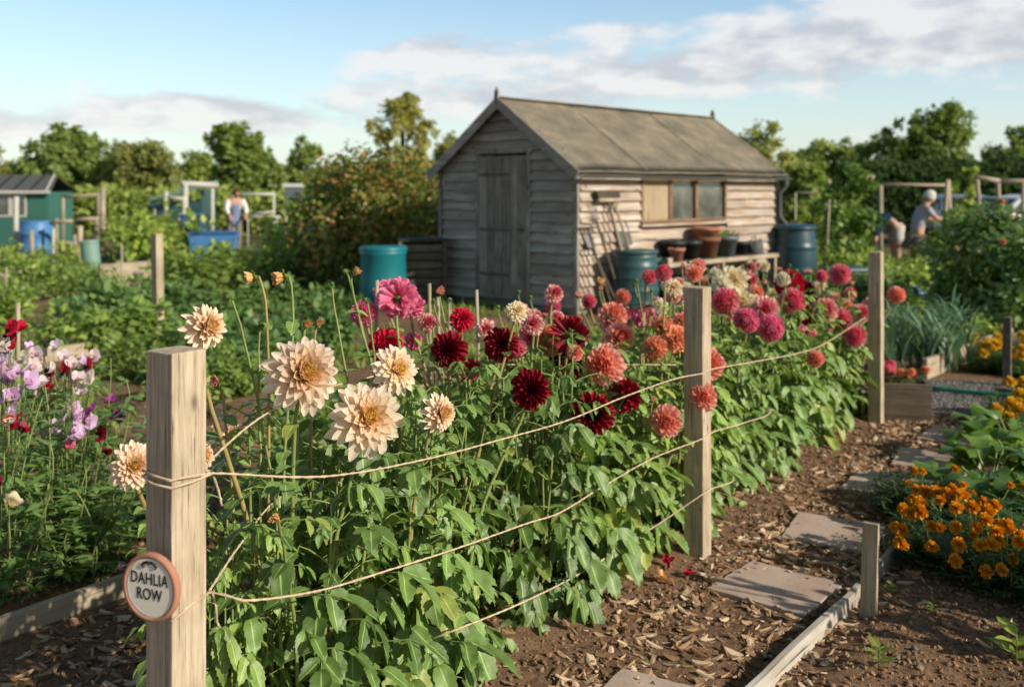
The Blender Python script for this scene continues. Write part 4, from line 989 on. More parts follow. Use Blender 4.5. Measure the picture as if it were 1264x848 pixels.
for i,(x,y,s_,lab) in enumerate(pp_):
    e=thing('sweet_pea_plant',lab,'sweet pea',(x,y,ground_h(x,y)),0,'sweet pea plants in the left bed'); inst('foliage',PFOL[i%2],e,rot=(0,0,i*1.1),scale=(1,1,s_*.86)); peas.append((x,y,e))
PEA=[(12,430,'red'),(22,420,'crimson'),(18,440,'crimson'),(5,452,'red'),(12,418,'crimson'),(28,458,'blush'),(40,455,'blush'),(8,465,'blush'),(30,472,'lilac'),(18,478,'lilac'),(33,484,'lilac'),(8,485,'lilac'),(3,478,'lilac'),(25,500,'lilac'),(10,500,'lilac'),(15,505,'lilac'),(38,465,'blush'),
(58,475,'red'),(60,487,'crimson'),(50,500,'red'),(55,512,'red'),(76,457,'blush'),(80,470,'crimson'),(78,475,'red'),(90,482,'blush'),(103,478,'blush'),(105,488,'white'),(92,498,'blush'),(100,500,'blush'),(12,538,'crimson'),(20,532,'crimson'),(92,528,'lilac'),(110,527,'violet'),(93,547,'lilac'),(107,534,'lilac'),
(133,508,'violet'),(146,532,'violet'),(142,528,'violet'),(82,565,'magenta'),(46,592,'magenta'),(2,608,'crimson'),(12,635,'cream'),(122,550,'red'),(128,572,'red'),(52,520,'crimson'),(60,495,'crimson'),(112,520,'violet'),(48,487,'blush'),(68,465,'blush'),(-4,470,'lilac')]
for _ in range(34): PEA.append((rng.uniform(-5,118),rng.uniform(438,560)+0,rng.choice(['lilac','lilac','lilac','blush','blush','blush','white','white','red'])))
for px,py,c in PEA:
    j=min(range(5),key=lambda q:abs(632+FPX*peas[q][0]/peas[q][1]-px)+rng.uniform(0,25)); x,y,e=peas[j]
    Y=y-.27+rng.uniform(-.07,.07); p=at(px,py,Y); s_=rng.uniform(.030,.041)
    inst('flower',PF[c],e,(p.x-x,p.y-y,p.z),(R(rng.uniform(15,70)),R(rng.uniform(-30,30)),rng.uniform(-1.2,1.2)),s_)
    mb=MB(); q0=Vector((p.x-x,p.y-y,p.z)); b=q0*Vector((.6,.6,1)).x; mb.tube([tuple(q0-Vector((q0.x*.3,q0.y*.3,.22))),tuple(q0-Vector((q0.x*.08,q0.y*.08,.08))),tuple(q0)],.0018,4); mb.build('stem',M['stem'],e,True)

def leek(seed):
    r=random.Random(seed); mb=MB(); V=[]
    for i in range(11):
        az=(i%2)*PI+r.uniform(-.6,.6); L=r.uniform(.40,.62); n=8; w0=.020
        d=Vector((math.cos(az),math.sin(az),0)); sd=Vector((-d.y,d.x,0)); p=Vector((0,0,.02+.012*i)); el=R(r.uniform(62,85)); V=[];S=[]
        for k in range(n+1):
            f=k/n; e_=el-f*f*R(r.uniform(60,130)); w=w0*(1-.92*f**1.5)
            for v in (-1,0,1): V.append(tuple(p+sd*v*w+Vector((0,0,.3*w*abs(v))))); S.append((abs(v),.3+.06*i,.4+.6*f))
            p=p+(d*math.cos(e_)+Vector((0,0,math.sin(e_))))*L/n
        mb.add(V,[[k*3+j,(k+1)*3+j,(k+1)*3+j+1,k*3+j+1] for k in range(n) for j in range(2)],shade=np.array(S))
    mb.tube([(0,0,-.02),(0,0,.12)],.014,6); return mb.mesh('leek',M['leek'],True)
LK=[leek(1),leek(2),leek(3)]
for i in range(26):
    px=1100+(i%9)*12+rng.uniform(-4,4); Y=8.7+(i//9)*.55+rng.uniform(-.12,.12); p=at(px,400,Y)
    o=inst('leek',LK[i%3],None,(p.x,p.y,.03),(0,0,rng.uniform(0,6)),rng.uniform(.8,1.1)); tag(o,'blue green leek with arching strap leaves in the bed behind the planter','leek','leeks in the raised bed')

# ------------------------------------------------------------------ generic leafy plants and crops
def bush_mesh(seed,n,Rr,H,size,mat,proto=SLEAF,flat=.35,stem=True,ext=None):
    r=random.Random(seed); mb=MB(); q=[[],[],[],[],[],[]]; cl=[]
    for _ in range(max(5,n//22)):
        a=r.uniform(0,6.28); rr=Rr*math.sqrt(r.random())*.85; cl.append((math.cos(a)*rr,math.sin(a)*rr,H*r.uniform(.25,.95)*(1-.45*(rr/Rr)**2),r.uniform(.40,.62)*min(Rr,H)))
    for i in range(n):
        c=r.choice(cl); d=Vector((r.gauss(0,1),r.gauss(0,1),r.gauss(0,1))).normalized(); rr=c[3]*1.15*r.random()**.55
        p=Vector((c[0],c[1],c[2]))+d*rr*Vector((1,1,.8)).x
        if p.z<.02: p.z=.02+r.random()*.1*H
        out=Vector((p.x,p.y,p.z*.4)); out=out.normalized() if out.length>.01 else Vector((0,0,1))
        dd=out*.7+Vector((r.uniform(-1,1),r.uniform(-1,1),r.uniform(-.8,.6)))
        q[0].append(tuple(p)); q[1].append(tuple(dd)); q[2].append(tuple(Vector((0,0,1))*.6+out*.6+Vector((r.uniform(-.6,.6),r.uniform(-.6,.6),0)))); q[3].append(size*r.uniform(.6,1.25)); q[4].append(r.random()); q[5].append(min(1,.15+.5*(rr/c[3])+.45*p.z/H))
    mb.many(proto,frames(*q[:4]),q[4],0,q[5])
    if stem:
        for c in cl: mb.tube([(0,0,-.03),(c[0]*.5,c[1]*.5,c[2]*.5),(c[0],c[1],c[2])],[.008,.006,.004],4,m=1,cap=False)
    return mb.mesh('foliage',[mat,M['stem']],True)
POT=[bush_mesh(41+i,260,.34,.42,.088,M['veg_leaf']) for i in range(4)]
DRK=[bush_mesh(51+i,200,.34,.34,.13,M['veg_dark']) for i in range(3)]
LIM=[bush_mesh(61+i,240,.34,.5,.10,M['veg_lime']) for i in range(3)]
def crop(meshes,name,px,base,sc,label,cat,group):
    g=gnd(px,base); o=thing(name,label,cat,(g.x,g.y,0),0,group)
    inst('foliage',rng.choice(meshes),o,(0,0,0),(0,0,rng.uniform(0,6.28)),(sc*rng.uniform(.9,1.1),sc*rng.uniform(.9,1.1),sc*rng.uniform(.85,1.15)))
    return o
def crop_row(meshes,name,pts,sc,label,cat,group,jx=6,jy=2):
    for px,py in pts: crop(meshes,name,px+rng.uniform(-jx,jx),py+rng.uniform(-jy,jy),sc*rng.uniform(.85,1.15),label,cat,group)
line=lambda x0,y0,x1,y1,n:[(x0+(x1-x0)*i/(n-1),y0+(y1-y0)*i/(n-1)) for i in range(n)]
crop_row(POT,'potato_plant',line(70,440,170,428,5),1.0,'sunlit bushy potato plant behind the wide pale timber','potato plant','potato plants behind the timber')
crop_row(POT,'potato_plant',line(130,462,185,470,3),.8,'low leafy plant at the timber end left of the post','potato plant','leafy plants at the timber end')
crop_row(POT,'bean_plant',line(-10,412,20,402,3),1.0,'leafy green bean plant at the left edge behind the sweet peas','bean plant','bean plants at the left edge')
crop_row(POT,'bean_plant',line(-10,374,185,364,6),.85,'leafy bean plant in the long bed across the left side','bean plant','bean plants across the left bed')
crop_row(POT,'bean_plant',line(-10,358,100,350,5),.95,'leafy bean plant in the farther row of the long left bed','bean plant','bean plants in the farther left row')
crop_row(DRK,'dark_cabbage',line(110,408,185,398,6),1.0,'dark leafy cabbage in shade left of the tall stake','cabbage','dark cabbages left of the stake')
crop_row(DRK,'dark_cabbage',line(215,418,420,404,7),.8,'dark leafy cabbage in the bed right of the tall stake','cabbage','dark cabbages right of the stake')
crop_row(DRK,'dark_cabbage',line(205,388,440,374,7),.9,'dark cabbage in the second row right of the tall stake','cabbage','dark cabbages in the second row')
crop_row(DRK,'dark_cabbage',line(105,390,185,384,4),.9,'dark cabbage in the second row left of the tall stake','cabbage','dark cabbages in the far row at left')
crop_row(POT,'leafy_bush',line(215,360,290,352,5),1.7,'pale leafy vegetable bush right of the tall stake','vegetable bush','vegetable bushes right of the stake')
crop_row(LIM,'leafy_bush',line(215,340,340,333,7),.8,'yellow green bush in front of the stooping gardener','vegetable bush','bushes before the gardener')
crop_row(POT,'leafy_bush',line(345,352,385,350,3),1.7,'loose climbing bush beside the big reddish apple bush','vegetable bush','bushes beside the apple bush')
crop_row(LIM,'leafy_bush',line(-15,345,80,340,6),.95,'yellow green leafy bush around the blue barrel','vegetable bush','bushes round the blue barrel')
crop_row(LIM,'leafy_bush',line(150,322,205,320,4),2.2,'olive bush behind the tall stake','vegetable bush','olive bushes behind the stake')
crop_row(POT,'leafy_bush',line(215,420,235,432,2),.7,'small leafy plant beside the foot of the tall stake','vegetable bush','small plants beside the stake')
crop_row(DRK,'leafy_bush',line(260,440,420,425,6),.9,'shaded leafy plant on the soil behind the dahlia row','vegetable bush','shaded plants behind the dahlias')
for i in range(2,13):
    g=row(1.0+.42*i+rng.uniform(-.1,.1),-1.55+rng.uniform(-.15,.15)); sc_=rng.uniform(.9,1.25)
    o=thing('leafy_bush','pale leafy plant in the bed just behind the dahlia row','vegetable bush',(g.x,g.y,0),0,'leafy plants behind the dahlia row'); inst('foliage',(POT if i%3 else LIM)[i%3],o,(0,0,0),(0,0,rng.uniform(0,6)),(sc_,sc_,sc_*1.1))
crop_row(POT,'leafy_plant',line(225,505,345,478,6),.75,'green leafy plant on the soil just behind the cream dahlias','vegetable plant','leafy plants behind the cream dahlias')
crop_row(DRK,'leafy_plant',line(235,470,400,450,7),.8,'shaded leafy plant farther behind the cream dahlias','vegetable plant','shaded plants behind the cream dahlias')
# right side
crop_row(LIM,'leafy_bush',line(1022,352,1080,350,4),1.1,'yellow green bush beside the dark water butt','vegetable bush','bushes beside the dark water butt')
crop_row(LIM,'leafy_bush',line(1085,372,1175,362,7),.9,'bright leafy plant in front of the two gardeners','vegetable bush','leafy plants before the gardeners')
crop_row(POT,'leafy_bush',line(1090,347,1180,341,7),.95,'pale leafy cabbage row around the two gardeners','vegetable bush','plants round the gardeners')
crop_row(LIM,'leafy_bush',line(1150,440,1215,428,5),.65,'low lime green salad plant along the sunlit bed board','salad plant','salad plants along the board')
crop_row(DRK,'leafy_bush',line(1020,395,1100,390,6),1.2,'shaded plant between the tub and the far post','vegetable bush','shaded plants by the tub')
crop_row(POT,'leafy_bush',line(1110,415,1185,405,6),.9,'leafy plant behind the leeks','vegetable bush','leafy plants behind the leeks')
crop_row(LIM,'leafy_bush',line(1180,345,1264,335,6),1.5,'flowering bush under the rustic pole fence','vegetable bush','bushes under the pole fence')

def tall_bush(name,label,cat,px,base,Rr,H,n,size,mat,seed,proto=BLEAF,flowers=(),sx=1,group=None,trunk=True):
    g=gnd(px,base); e=thing(name,label,cat,(g.x,g.y,0),0,group)
    r=random.Random(seed); mb=MB(); q=[[],[],[],[],[],[]]; cl=[]
    for _ in range(n//55):
        a=r.uniform(0,6.28); z=r.random(); rr=Rr*(math.sin(PI*(.12+.80*z))**.6)*math.sqrt(r.random())
        cl.append(Vector((math.cos(a)*rr*sx,math.sin(a)*rr,.10*H+z*.88*H)))
    for i in range(n):
        c=r.choice(cl); d=Vector((r.gauss(0,1),r.gauss(0,1),r.gauss(0,1))).normalized(); k=r.random()**.45; rad=Rr*.27
        p=c+d*rad*k; out=(p-Vector((0,0,H*.45))).normalized()
        q[0].append(tuple(p)); q[1].append(tuple(out*.5+Vector((r.uniform(-1,1),r.uniform(-1,1),r.uniform(-1,.5))))); q[2].append(tuple(out+Vector((r.uniform(-.7,.7),r.uniform(-.7,.7),r.uniform(0,.8))))); q[3].append(size*r.uniform(.6,1.3)); q[4].append(r.random())
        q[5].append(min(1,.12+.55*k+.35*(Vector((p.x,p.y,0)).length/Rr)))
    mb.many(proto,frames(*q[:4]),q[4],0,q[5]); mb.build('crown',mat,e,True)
    if trunk:
        mb=MB(); mb.tube([(0,0,-.1),(.02,0,H*.3),(0,.02,H*.6)],[.05*H/2,.035*H/2,.015*H/2],7)
        for c in cl[:14]: mb.tube([(0,0,H*.2),tuple(c*.5+Vector((0,0,H*.12))),tuple(c)],[.018*H/2,.012*H/2,.006*H/2],5)
        mb.build('trunk',M['bark'],e,True)
    for kind,nf,s_ in flowers:
        for _ in range(nf):
            c=r.choice(cl); d=Vector((r.uniform(-1,1),-1,r.uniform(-.3,1))).normalized(); p=c+d*Rr*.27
            inst('flower',FM[kind][0],e,tuple(p),(R(60),0,r.uniform(-1,1)),s_*r.uniform(.7,1.2))
    return e
M['apple_leaf']=leaf_mat('apple_leaf',(.022,.055,.010),(.24,.28,.06),.3,.45,False,extra=((.52,.15,.085),.62))
M['bean_leaf']=leaf_mat('bean_leaf',(.05,.13,.02),(.28,.40,.10),.35,.45,False)
M['tree_dark']=leaf_mat('tree_dark',(.045,.09,.016),(.36,.43,.11),.4,.5,False)
M['tree_mid']=leaf_mat('tree_mid',(.075,.13,.02),(.48,.54,.13),.42,.5,False)
M['tree_olive']=leaf_mat('tree_olive',(.12,.13,.03),(.56,.53,.16),.42,.5,False)
M['tree_birch']=leaf_mat('tree_birch',(.11,.11,.03),(.52,.47,.16),.42,.5,False)
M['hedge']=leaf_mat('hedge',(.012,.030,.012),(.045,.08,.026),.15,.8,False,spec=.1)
tall_bush('apple_bush','large apple bush with reddening leaves left of the shed','apple bush',468,352,1.25,2.16,11000,.095,M['apple_leaf'],71,sx=1.15)
tall_bush('apple_bush','smaller dark apple bush touching the big one on its left','apple bush',400,346,.7,1.7,2200,.10,M['apple_leaf'],72)
tall_bush('climbing_bean','column of climbing beans right of the shed end','climbing bean',1052,338,.62,1.95,2400,.12,M['bean_leaf'],73,flowers=(('white',6,.05),),trunk=False)
tall_bush('climbing_bean','narrow climbing beans beside the drainpipe end of the shed','climbing bean',1018,330,.45,1.35,1100,.11,M['veg_lime'],74,trunk=False)
tall_bush('flowering_bush','tall dense bush with orange and yellow flowers at the right edge','flowering bush',1248,412,.85,1.34,6500,.085,M['veg_dark'],75,flowers=(('orange',7,.036),('cream',16,.028),('white',14,.026)),sx=1.0)
tall_bush('flowering_bush','second dense flowering bush behind the leeks','flowering bush',1200,385,.62,1.25,2300,.085,M['veg_leaf'],76,flowers=(('orange',5,.035),('white',10,.03),('cream',8,.03)))
tall_bush('young_tree','small young tree with yellowing leaves behind the standing gardener','young tree',1193,318,.42,2.1,1300,.10,M['veg_lime'],77)
tall_bush('leafy_climber','pale leafy climber left of the apple bush','climber',362,338,.6,1.35,1700,.11,M['veg_lime'],78,trunk=False)

# ------------------------------------------------------------------ trees, hedge, treeline
def tree(name,label,px,top,width,Y,mat,seed,lobes=9,n=4200,leaf=.26,trunk_h=.25,base=-.3,dens=1.0,group='trees beyond the plots',sx=1):
    H=at(px,top,Y).z; W=width/FPX*Y; X=(px-632)/FPX*Y
    e=thing(name,label,'tree',(X,Y,0),0,group); r=random.Random(seed); mb=MB(); q=[[],[],[],[],[],[]]; cl=[]
    for i in range(lobes):
        a=r.uniform(0,6.28); f=r.random(); z=H*(trunk_h+(.86-trunk_h)*f); prof=math.sin(PI*(.22+.62*f))**.6
        rr=W/2*prof*(.30+.50*r.random()); cl.append((Vector((math.cos(a)*rr*sx,math.sin(a)*rr,z)),W*r.uniform(.15,.24)*dens))
    cl.append((Vector((0,0,H*.86)),W*.16*dens)); cl.append((Vector((0,0,H*.60)),W*.34*dens)); cl.append((Vector((W*.12,0,H*.40)),W*.36*dens)); cl.append((Vector((-W*.12,0,H*.35)),W*.34*dens))
    sub=[]
    for c,rd in cl:
        for _ in range(int(10*max(1,rd/(W*.2))**2)):
            d=Vector((r.gauss(0,1),r.gauss(0,1),r.gauss(0,1))).normalized(); sub.append((c+d*rd*r.uniform(.65,1.0),W*.2*dens*r.uniform(.25,.5)))
    cen=Vector((0,0,H*.5))
    for i in range(n):
        c,rd=r.choice(sub); d=Vector((r.gauss(0,1),r.gauss(0,1),r.gauss(0,1))).normalized(); k=r.random()**.5
        p=c+d*rd*k; out=(p-cen).normalized()
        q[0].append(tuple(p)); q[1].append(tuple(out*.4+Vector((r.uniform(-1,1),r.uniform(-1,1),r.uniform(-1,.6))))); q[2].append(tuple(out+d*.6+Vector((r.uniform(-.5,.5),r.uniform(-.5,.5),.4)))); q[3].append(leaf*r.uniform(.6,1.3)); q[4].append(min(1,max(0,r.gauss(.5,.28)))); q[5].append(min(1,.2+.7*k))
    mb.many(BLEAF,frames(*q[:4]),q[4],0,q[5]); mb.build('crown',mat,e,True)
    mb=MB(); mb.tube([(0,0,-.2),(.03*H,0,H*.25),(0,.02*H,H*.5),(.01*H,0,H*.8)],[.035*H,.026*H,.016*H,.005*H],9)
    for c,rd in cl[:lobes]: mb.tube([(0,0,H*.22),tuple(c*.5+Vector((0,0,H*.08))),tuple(c)],[.014*H,.009*H,.003*H],6)
    mb.build('trunk',M['bark'],e,True)
    return e
tree('broad_tree','broad round dark tree standing behind the green shed',78,157,118,46,M['tree_dark'],1,14,13260,0.246)
tree('broad_tree','low olive green tree right of the broad round one',176,180,115,44,M['tree_olive'],2,12,10710,0.213)
tree('tall_bush_tree','spiky upright green tree behind the stooping gardener',305,152,100,40,M['tree_mid'],3,13,11730,0.213)
tree('tall_bush_tree','smaller rounded grey green tree between spiky tree and apple bush',372,168,64,55,M['tree_dark'],4,9,6630,0.213)
tree('birch_tree','slender birch with airy drooping crown left of the shed roof',497,106,92,42,M['tree_birch'],5,11,9180,0.180,.30)
tree('broad_tree','olive green tree hidden by the birch foot and shed gable',560,165,90,46,M['tree_olive'],6,9,6630,0.213)
tree('broad_tree','far hazy tree at the left edge',-12,178,80,60,M['tree_olive'],7,9,6120,0.246)
tree('broad_tree','dark tree in the gap left of the spiky one',240,190,80,52,M['tree_dark'],8,9,6630,0.230)
tree('airy_tree','airy light tree rising behind the far end of the shed roof',945,143,95,38,M['tree_olive'],9,11,6630,0.164)
tree('broad_tree','pale green rounded tree between the airy tree and the big dark one',1035,172,110,46,M['tree_mid'],10,12,10710,0.213)
tree('broad_tree','big dome shaped dark tree above the two gardeners',1146,134,128,44,M['tree_dark'],11,15,15300,0.230)
tree('airy_tree','dark loose tree at the right edge',1258,152,80,42,M['tree_dark'],12,10,7140,0.197)
tree('broad_tree','low bushy tree below the pale one at the shed end',985,196,70,34,M['tree_mid'],13,9,6630,0.180)
def hedge(label,px0,px1,top,Y,seed,n,mat,thick=1.4,leaf=.20):
    x0=(px0-632)/FPX*Y; x1=(px1-632)/FPX*Y; H=at(0,top,Y).z; r=random.Random(seed); mb=MB(); q=[[],[],[],[],[],[]]
    for i in range(n):
        x=r.uniform(x0,x1); hh=H*(1+.10*noise.noise(Vector((x*.5,seed,0)))+.05*noise.noise(Vector((x*1.7,seed,3))))
        if r.random()<.65: p=Vector((x-(x0+x1)/2,-thick/2+r.gauss(0,.18),hh*r.random()))
        else: p=Vector((x-(x0+x1)/2,r.uniform(-thick/2,thick/2),hh+r.gauss(0,.12)))
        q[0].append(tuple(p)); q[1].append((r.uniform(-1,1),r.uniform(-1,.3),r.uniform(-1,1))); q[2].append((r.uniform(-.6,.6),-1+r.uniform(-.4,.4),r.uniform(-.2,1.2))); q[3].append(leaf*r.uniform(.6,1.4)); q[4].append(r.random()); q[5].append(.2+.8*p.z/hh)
    mb.many(BLEAF,frames(*q[:4]),q[4],0,q[5])
    e=thing('hedge',label,'hedge',((x0+x1)/2,Y,0)); mb.build('foliage',mat,e,True)
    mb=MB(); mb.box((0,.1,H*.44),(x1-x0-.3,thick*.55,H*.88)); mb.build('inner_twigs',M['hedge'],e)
hedge('tall dark clipped hedge behind the gardeners and cars',1040,1340,206,38,5,6500,M['hedge'])
hedge('dark hedge running behind the left hand plots',-60,420,240,36,6,4200,M['tree_dark'])
def treeline():
    r=random.Random(9); mb=MB(); q=[[],[],[],[],[],[]]
    for i in range(9000):
        x=r.uniform(-75,75); y=82+r.uniform(-2,2); hh=2.9+1.0*noise.noise(Vector((x*.12,0,1)))+.8*noise.noise(Vector((x*.4,0,4)))
        z=hh*r.random()**.7
        q[0].append((x,y-1.5*(1-z/hh),z)); q[1].append((r.uniform(-1,1),r.uniform(-1,1),r.uniform(-1,1))); q[2].append((r.uniform(-.6,.6),-1,r.uniform(0,1.2))); q[3].append(r.uniform(.5,1.1)); q[4].append(r.random()); q[5].append(.2+.8*z/hh)
    mb.many(BLEAF,frames(*q[:4]),q[4],0,q[5]); tag(mb.build('treeline',M['tree_dark'],None,True),'distant line of trees closing the horizon','treeline',kind='stuff')
treeline()

weeds()
# ------------------------------------------------------------------ the shed
SHC=(.82,12.6); SHR=math.atan2(.723,.691); SL,SW,EH,RH=4.97,2.5,1.90,2.78
def sp(l,w,z=0):
    return Vector((SHC[0]+.691*l-.723*w, SHC[1]+.723*l+.691*w, z))
def shed():
    e=thing('garden_shed','weathered timber shed with felt roof, plank door and three-part window','shed',(SHC[0],SHC[1],0),SHR)
    r=random.Random(4); bh=.135
    def boards(mb,frame,span,z0,z1,holes=()):
        z=z0
        while z<z1-.01:
            a,b=span(z+.03)
            segs=[(a,b)]
            for (h0,h1,hz0,hz1) in holes:
                if z+bh*.6>hz0 and z+bh*.4<hz1:
                    segs=[s for q in segs for s in ((q[0],min(q[1],h0)),(max(q[0],h1),q[1])) if s[1]-s[0]>.02]
            for (s0,s1) in segs:
                cuts=[s0]; 
                if s1-s0>1.9: cuts.append(s0+(s1-s0)*r.uniform(.3,.7))
                cuts.append(s1)
                for c0,c1 in zip(cuts,cuts[1:]):
                    n=max(2,int((c1-c0)/.16)); V=[]
                    for i in range(n+1):
                        x=c0+.002+(c1-c0-.004)*i/n; wv=.016*noise.noise(Vector((x*2.3,z*5,1)))+.005*noise.noise(Vector((x*9,z*5,2)))
                        zt=min(z+bh+.004,z1)
                        V+= [frame(x,.004,zt),frame(x,.056+.012*noise.noise(Vector((x*3,z*7,5))),z+wv),frame(x,.008,z+wv),frame(x,-.004,zt)]
                    Q=[[i*4+k,(i+1)*4+k,(i+1)*4+(k+1)%4,i*4+(k+1)%4] for i in range(n) for k in range(4)]+[[3,2,1,0],[n*4,n*4+1,n*4+2,n*4+3]]
                    mb.add([tuple(v) for v in V],Q,shade=[.5,r.random(),.5])
            z+=bh
    slope=(RH-EH)/(SW/2)
    def gspan(z):
        ins=0 if z<EH else (z-EH)/slope
        return (ins+.03,SW-ins-.03)
    D0,D1,DT=.83,1.72,2.06
    mb=MB(); boards(mb,lambda x,o,z:(-o,x,z),gspan,.10,RH-.12,[(D0-.07,D1+.07,0,DT+.05)])
    mb.box((.012,SW/2,EH/2+.05),(.008,SW-.06,EH-.1)); mb.build('front_wall',M['grey_wood_x'],e)
    W0,W1,WZ0,WZ1=1.34,3.45,1.14,1.77
    mb=MB(); boards(mb,lambda x,o,z:(x,-o,z),lambda z:(.03,SL-.03),.10,EH-.02,[(W0-.03,W1+.03,WZ0-.02,WZ1+.1)])
    for a,b,z0,z1 in ((.03,W0,.1,EH-.03),(W1,SL-.03,.1,EH-.03),(W0,W1,.1,WZ0)): mb.box(((a+b)/2,.012,(z0+z1)/2),(b-a,.008,z1-z0))
    mb.build('side_wall',M['side_wood'],e)
    mb=MB(); boards(mb,lambda x,o,z:(SL+o,x,z),gspan,.10,RH-.12); mb.box((SL-.012,SW/2,EH/2+.05),(.008,SW-.06,EH-.1)); mb.build('back_wall',M['grey_wood_x'],e)
    mb=MB(); boards(mb,lambda x,o,z:(x,SW+o,z),lambda z:(.03,SL-.03),.10,EH-.02); mb.box((SL/2,SW-.012,EH/2),(SL-.06,.008,EH-.1)); mb.build('hidden_side_wall',M['grey_wood_x'],e)
    for x,y in ((-.028,-.028),(-.028,SW+.028),(SL+.028,-.028)):
        mb=MB(); mb.box((x,y,EH/2),(.05,.05,EH-.04)); mb.build('corner_post',M['grey_wood_z'],e,bevel=.004)
    mb=MB(); mb.box((SL/2,SW/2,.05),(SL-.1,SW-.1,.08)); mb.build('floor_base',M['grey_wood_x'],e)
    # door of vertical planks with ledges and frame
    d=MB(); n=6; pw=(D1-D0)/n
    for i in range(n): d.box((-.034+r.uniform(-.003,.003),D0+pw*(i+.5),.12+(DT-.12)/2),(.022,pw-.008,DT-.12-r.uniform(0,.02)))
    do=d.build('door',M['grey_wood_z'],e,bevel=.003)
    for z in (.45,1.05,1.80):
        mb=MB(); mb.box((-.052,(D0+D1)/2+.14,z),(.014,(D1-D0)*.62,.035)); mb.build('hinge_strap',M['lead'],do)
    mb=MB(); mb.box((-.056,D0+.10,1.06),(.02,.12,.03)); mb.tube([(-.06,D0+.06,1.02),(-.09,D0+.06,1.03),(-.06,D0+.06,1.12)],.006,6); mb.build('latch',M['lead'],do)
    mb=MB()
    for y in (D0-.035,D1+.035): mb.box((-.030,y,DT/2+.06),(.035,.066,DT-.06))
    mb.box((-.034,(D0+D1)/2,DT+.06),(.045,D1-D0+.20,.07)); mb.build('door_frame',M['grey_wood_z'],e,bevel=.004)
    # window: frame, board panel, two panes, mullions, sill
    cuts=[W0,2.0,2.66,W1]
    mb=MB()
    for x in (W0,W1): mb.box((x,-.022,(WZ0+WZ1)/2),(.055,.06,WZ1-WZ0))
    for x in cuts[1:3]: mb.box((x,-.022,(WZ0+WZ1)/2),(.075,.06,WZ1-WZ0-.08))
    mb.box(((W0+W1)/2,-.020,WZ1-.02),(W1-W0-.058,.05,.05)); mb.box(((W0+W1)/2,-.020,WZ0+.02),(W1-W0-.058,.05,.04))
    wf=mb.build('window',M['frame_wood'],e,bevel=.003)
    mb=MB(); mb.box((1.67,-.018,(WZ0+WZ1)/2),(.60,.02,WZ1-WZ0-.075)); mb.build('boarded_panel',M['ply'],wf)
    for a,b in ((2.0,2.66),(2.66,W1)):
        mb=MB(); mb.box(((a+b)/2,.0,(WZ0+WZ1)/2),(b-a-.06,.006,WZ1-WZ0-.07)); mb.build('pane',M['glass'],wf)
    mb=MB(); mb.box(((W0+W1)/2,-.05,WZ0-.03),(W1-W0+.16,.11,.035)); mb.build('sill',M['side_wood'],wf,bevel=.003)
    mb=MB(); mb.box(((W0+W1)/2,.2,WZ0-.02),(W1-W0-.1,.24,.03)); mb.build('inner_shelf',M['frame_wood'],e)
    # roof
    ov=.15; th=.035; L0,L1=-.16,SL+.14
    def slope_pt(y,l,dz): # y from eave to ridge
        return (l,y,EH+slope*y+dz)
    roof=None
    for side in (0,1):
        mb=MB(); nx,ny=30,10; V=[]
        for lay in (.025,.025+th):
            for j in range(ny+1):
                y=-ov+(SW/2+ov)*j/ny
                for i in range(nx+1):
                    l=L0+(L1-L0)*i/nx
                    z=EH+slope*y+lay+.012*noise.noise(Vector((l*1.1,y*2,side)))-.02*math.sin(PI*i/nx)*(j/ny)+.006*noise.noise(Vector((l*4,y*5,side+3)))
                    V.append((l,y if not side else SW-y,z))
        k=(nx+1)*(ny+1); Q=[]
        for lay in (0,k):
            for j in range(ny):
                for i in range(nx):
                    q=[lay+j*(nx+1)+i,lay+j*(nx+1)+i+1,lay+(j+1)*(nx+1)+i+1,lay+(j+1)*(nx+1)+i]; Q.append(q if (lay>0)!=(side>0) else q[::-1])
        for i in range(nx): Q.append([i,k+i,k+i+1,i+1]); 
        for j in range(ny):
            a=j*(nx+1); Q.append([a,a+nx+1,k+a+nx+1,k+a]); a+=nx; Q.append([a,k+a,k+a+nx+1,a+nx+1])
        mb.add(V,Q)
        for l in (1.3,3.2):          # lapped felt seams
            mb.bar((l,-ov if not side else SW+ov,EH-slope*ov+.025+th+.004),(l,SW/2,RH+.025+th-.012),.03,.004)
        o=mb.build('roof',M['felt'],e,True); roof=roof or o
    mb=MB(); mb.bar((L0,SW/2,RH+.052),(L1,SW/2,RH+.052),.16,.02); mb.build('ridge_cap',M['felt'],roof,bevel=.006)
    for l in (L0-.012,L1+.012):
        for s_ in (0,1):
            y0=-ov if not s_ else SW+ov
            mb=MB(); mb.bar((l,y0,EH-slope*ov-.02),(l,SW/2,RH-.015),.022,.13); mb.build('bargeboard',M['grey_wood_x'],e,bevel=.003)
        mb=MB(); mb.box((l-.004 if l<0 else l+.004,SW/2,RH+.06),(.03,.07,.16)); mb.lathe([(.03,0),(.022,.03),(.0,.06)],(l,SW/2,RH+.14),8); mb.build('finial',M['grey_wood_z'],e)
    mb=MB(); ye=-ov-.045; ze=EH-slope*ov-.01; V=[];n=10
    for l in (L0+.02,L1+.04):
        for rr in (.042,.038):
            for i in range(n+1):
                th_=PI+PI*i/n; V.append((l,ye+rr*math.cos(th_),ze+rr*math.sin(th_)))
    m_=n+1; Q=[[i,i+1,2*m_+i+1,2*m_+i] for i in range(n)]+[[m_+i,3*m_+i,3*m_+i+1,m_+i+1] for i in range(n)]+[[0,2*m_,3*m_,m_],[n,m_+n,3*m_+n,2*m_+n]]+[[i,m_+i,m_+i+1,i+1] for i in range(n)]+[[2*m_+i,2*m_+i+1,3*m_+i+1,3*m_+i] for i in range(n)]
    mb.add(V,Q); mb.build('gutter',M['lead'],e)
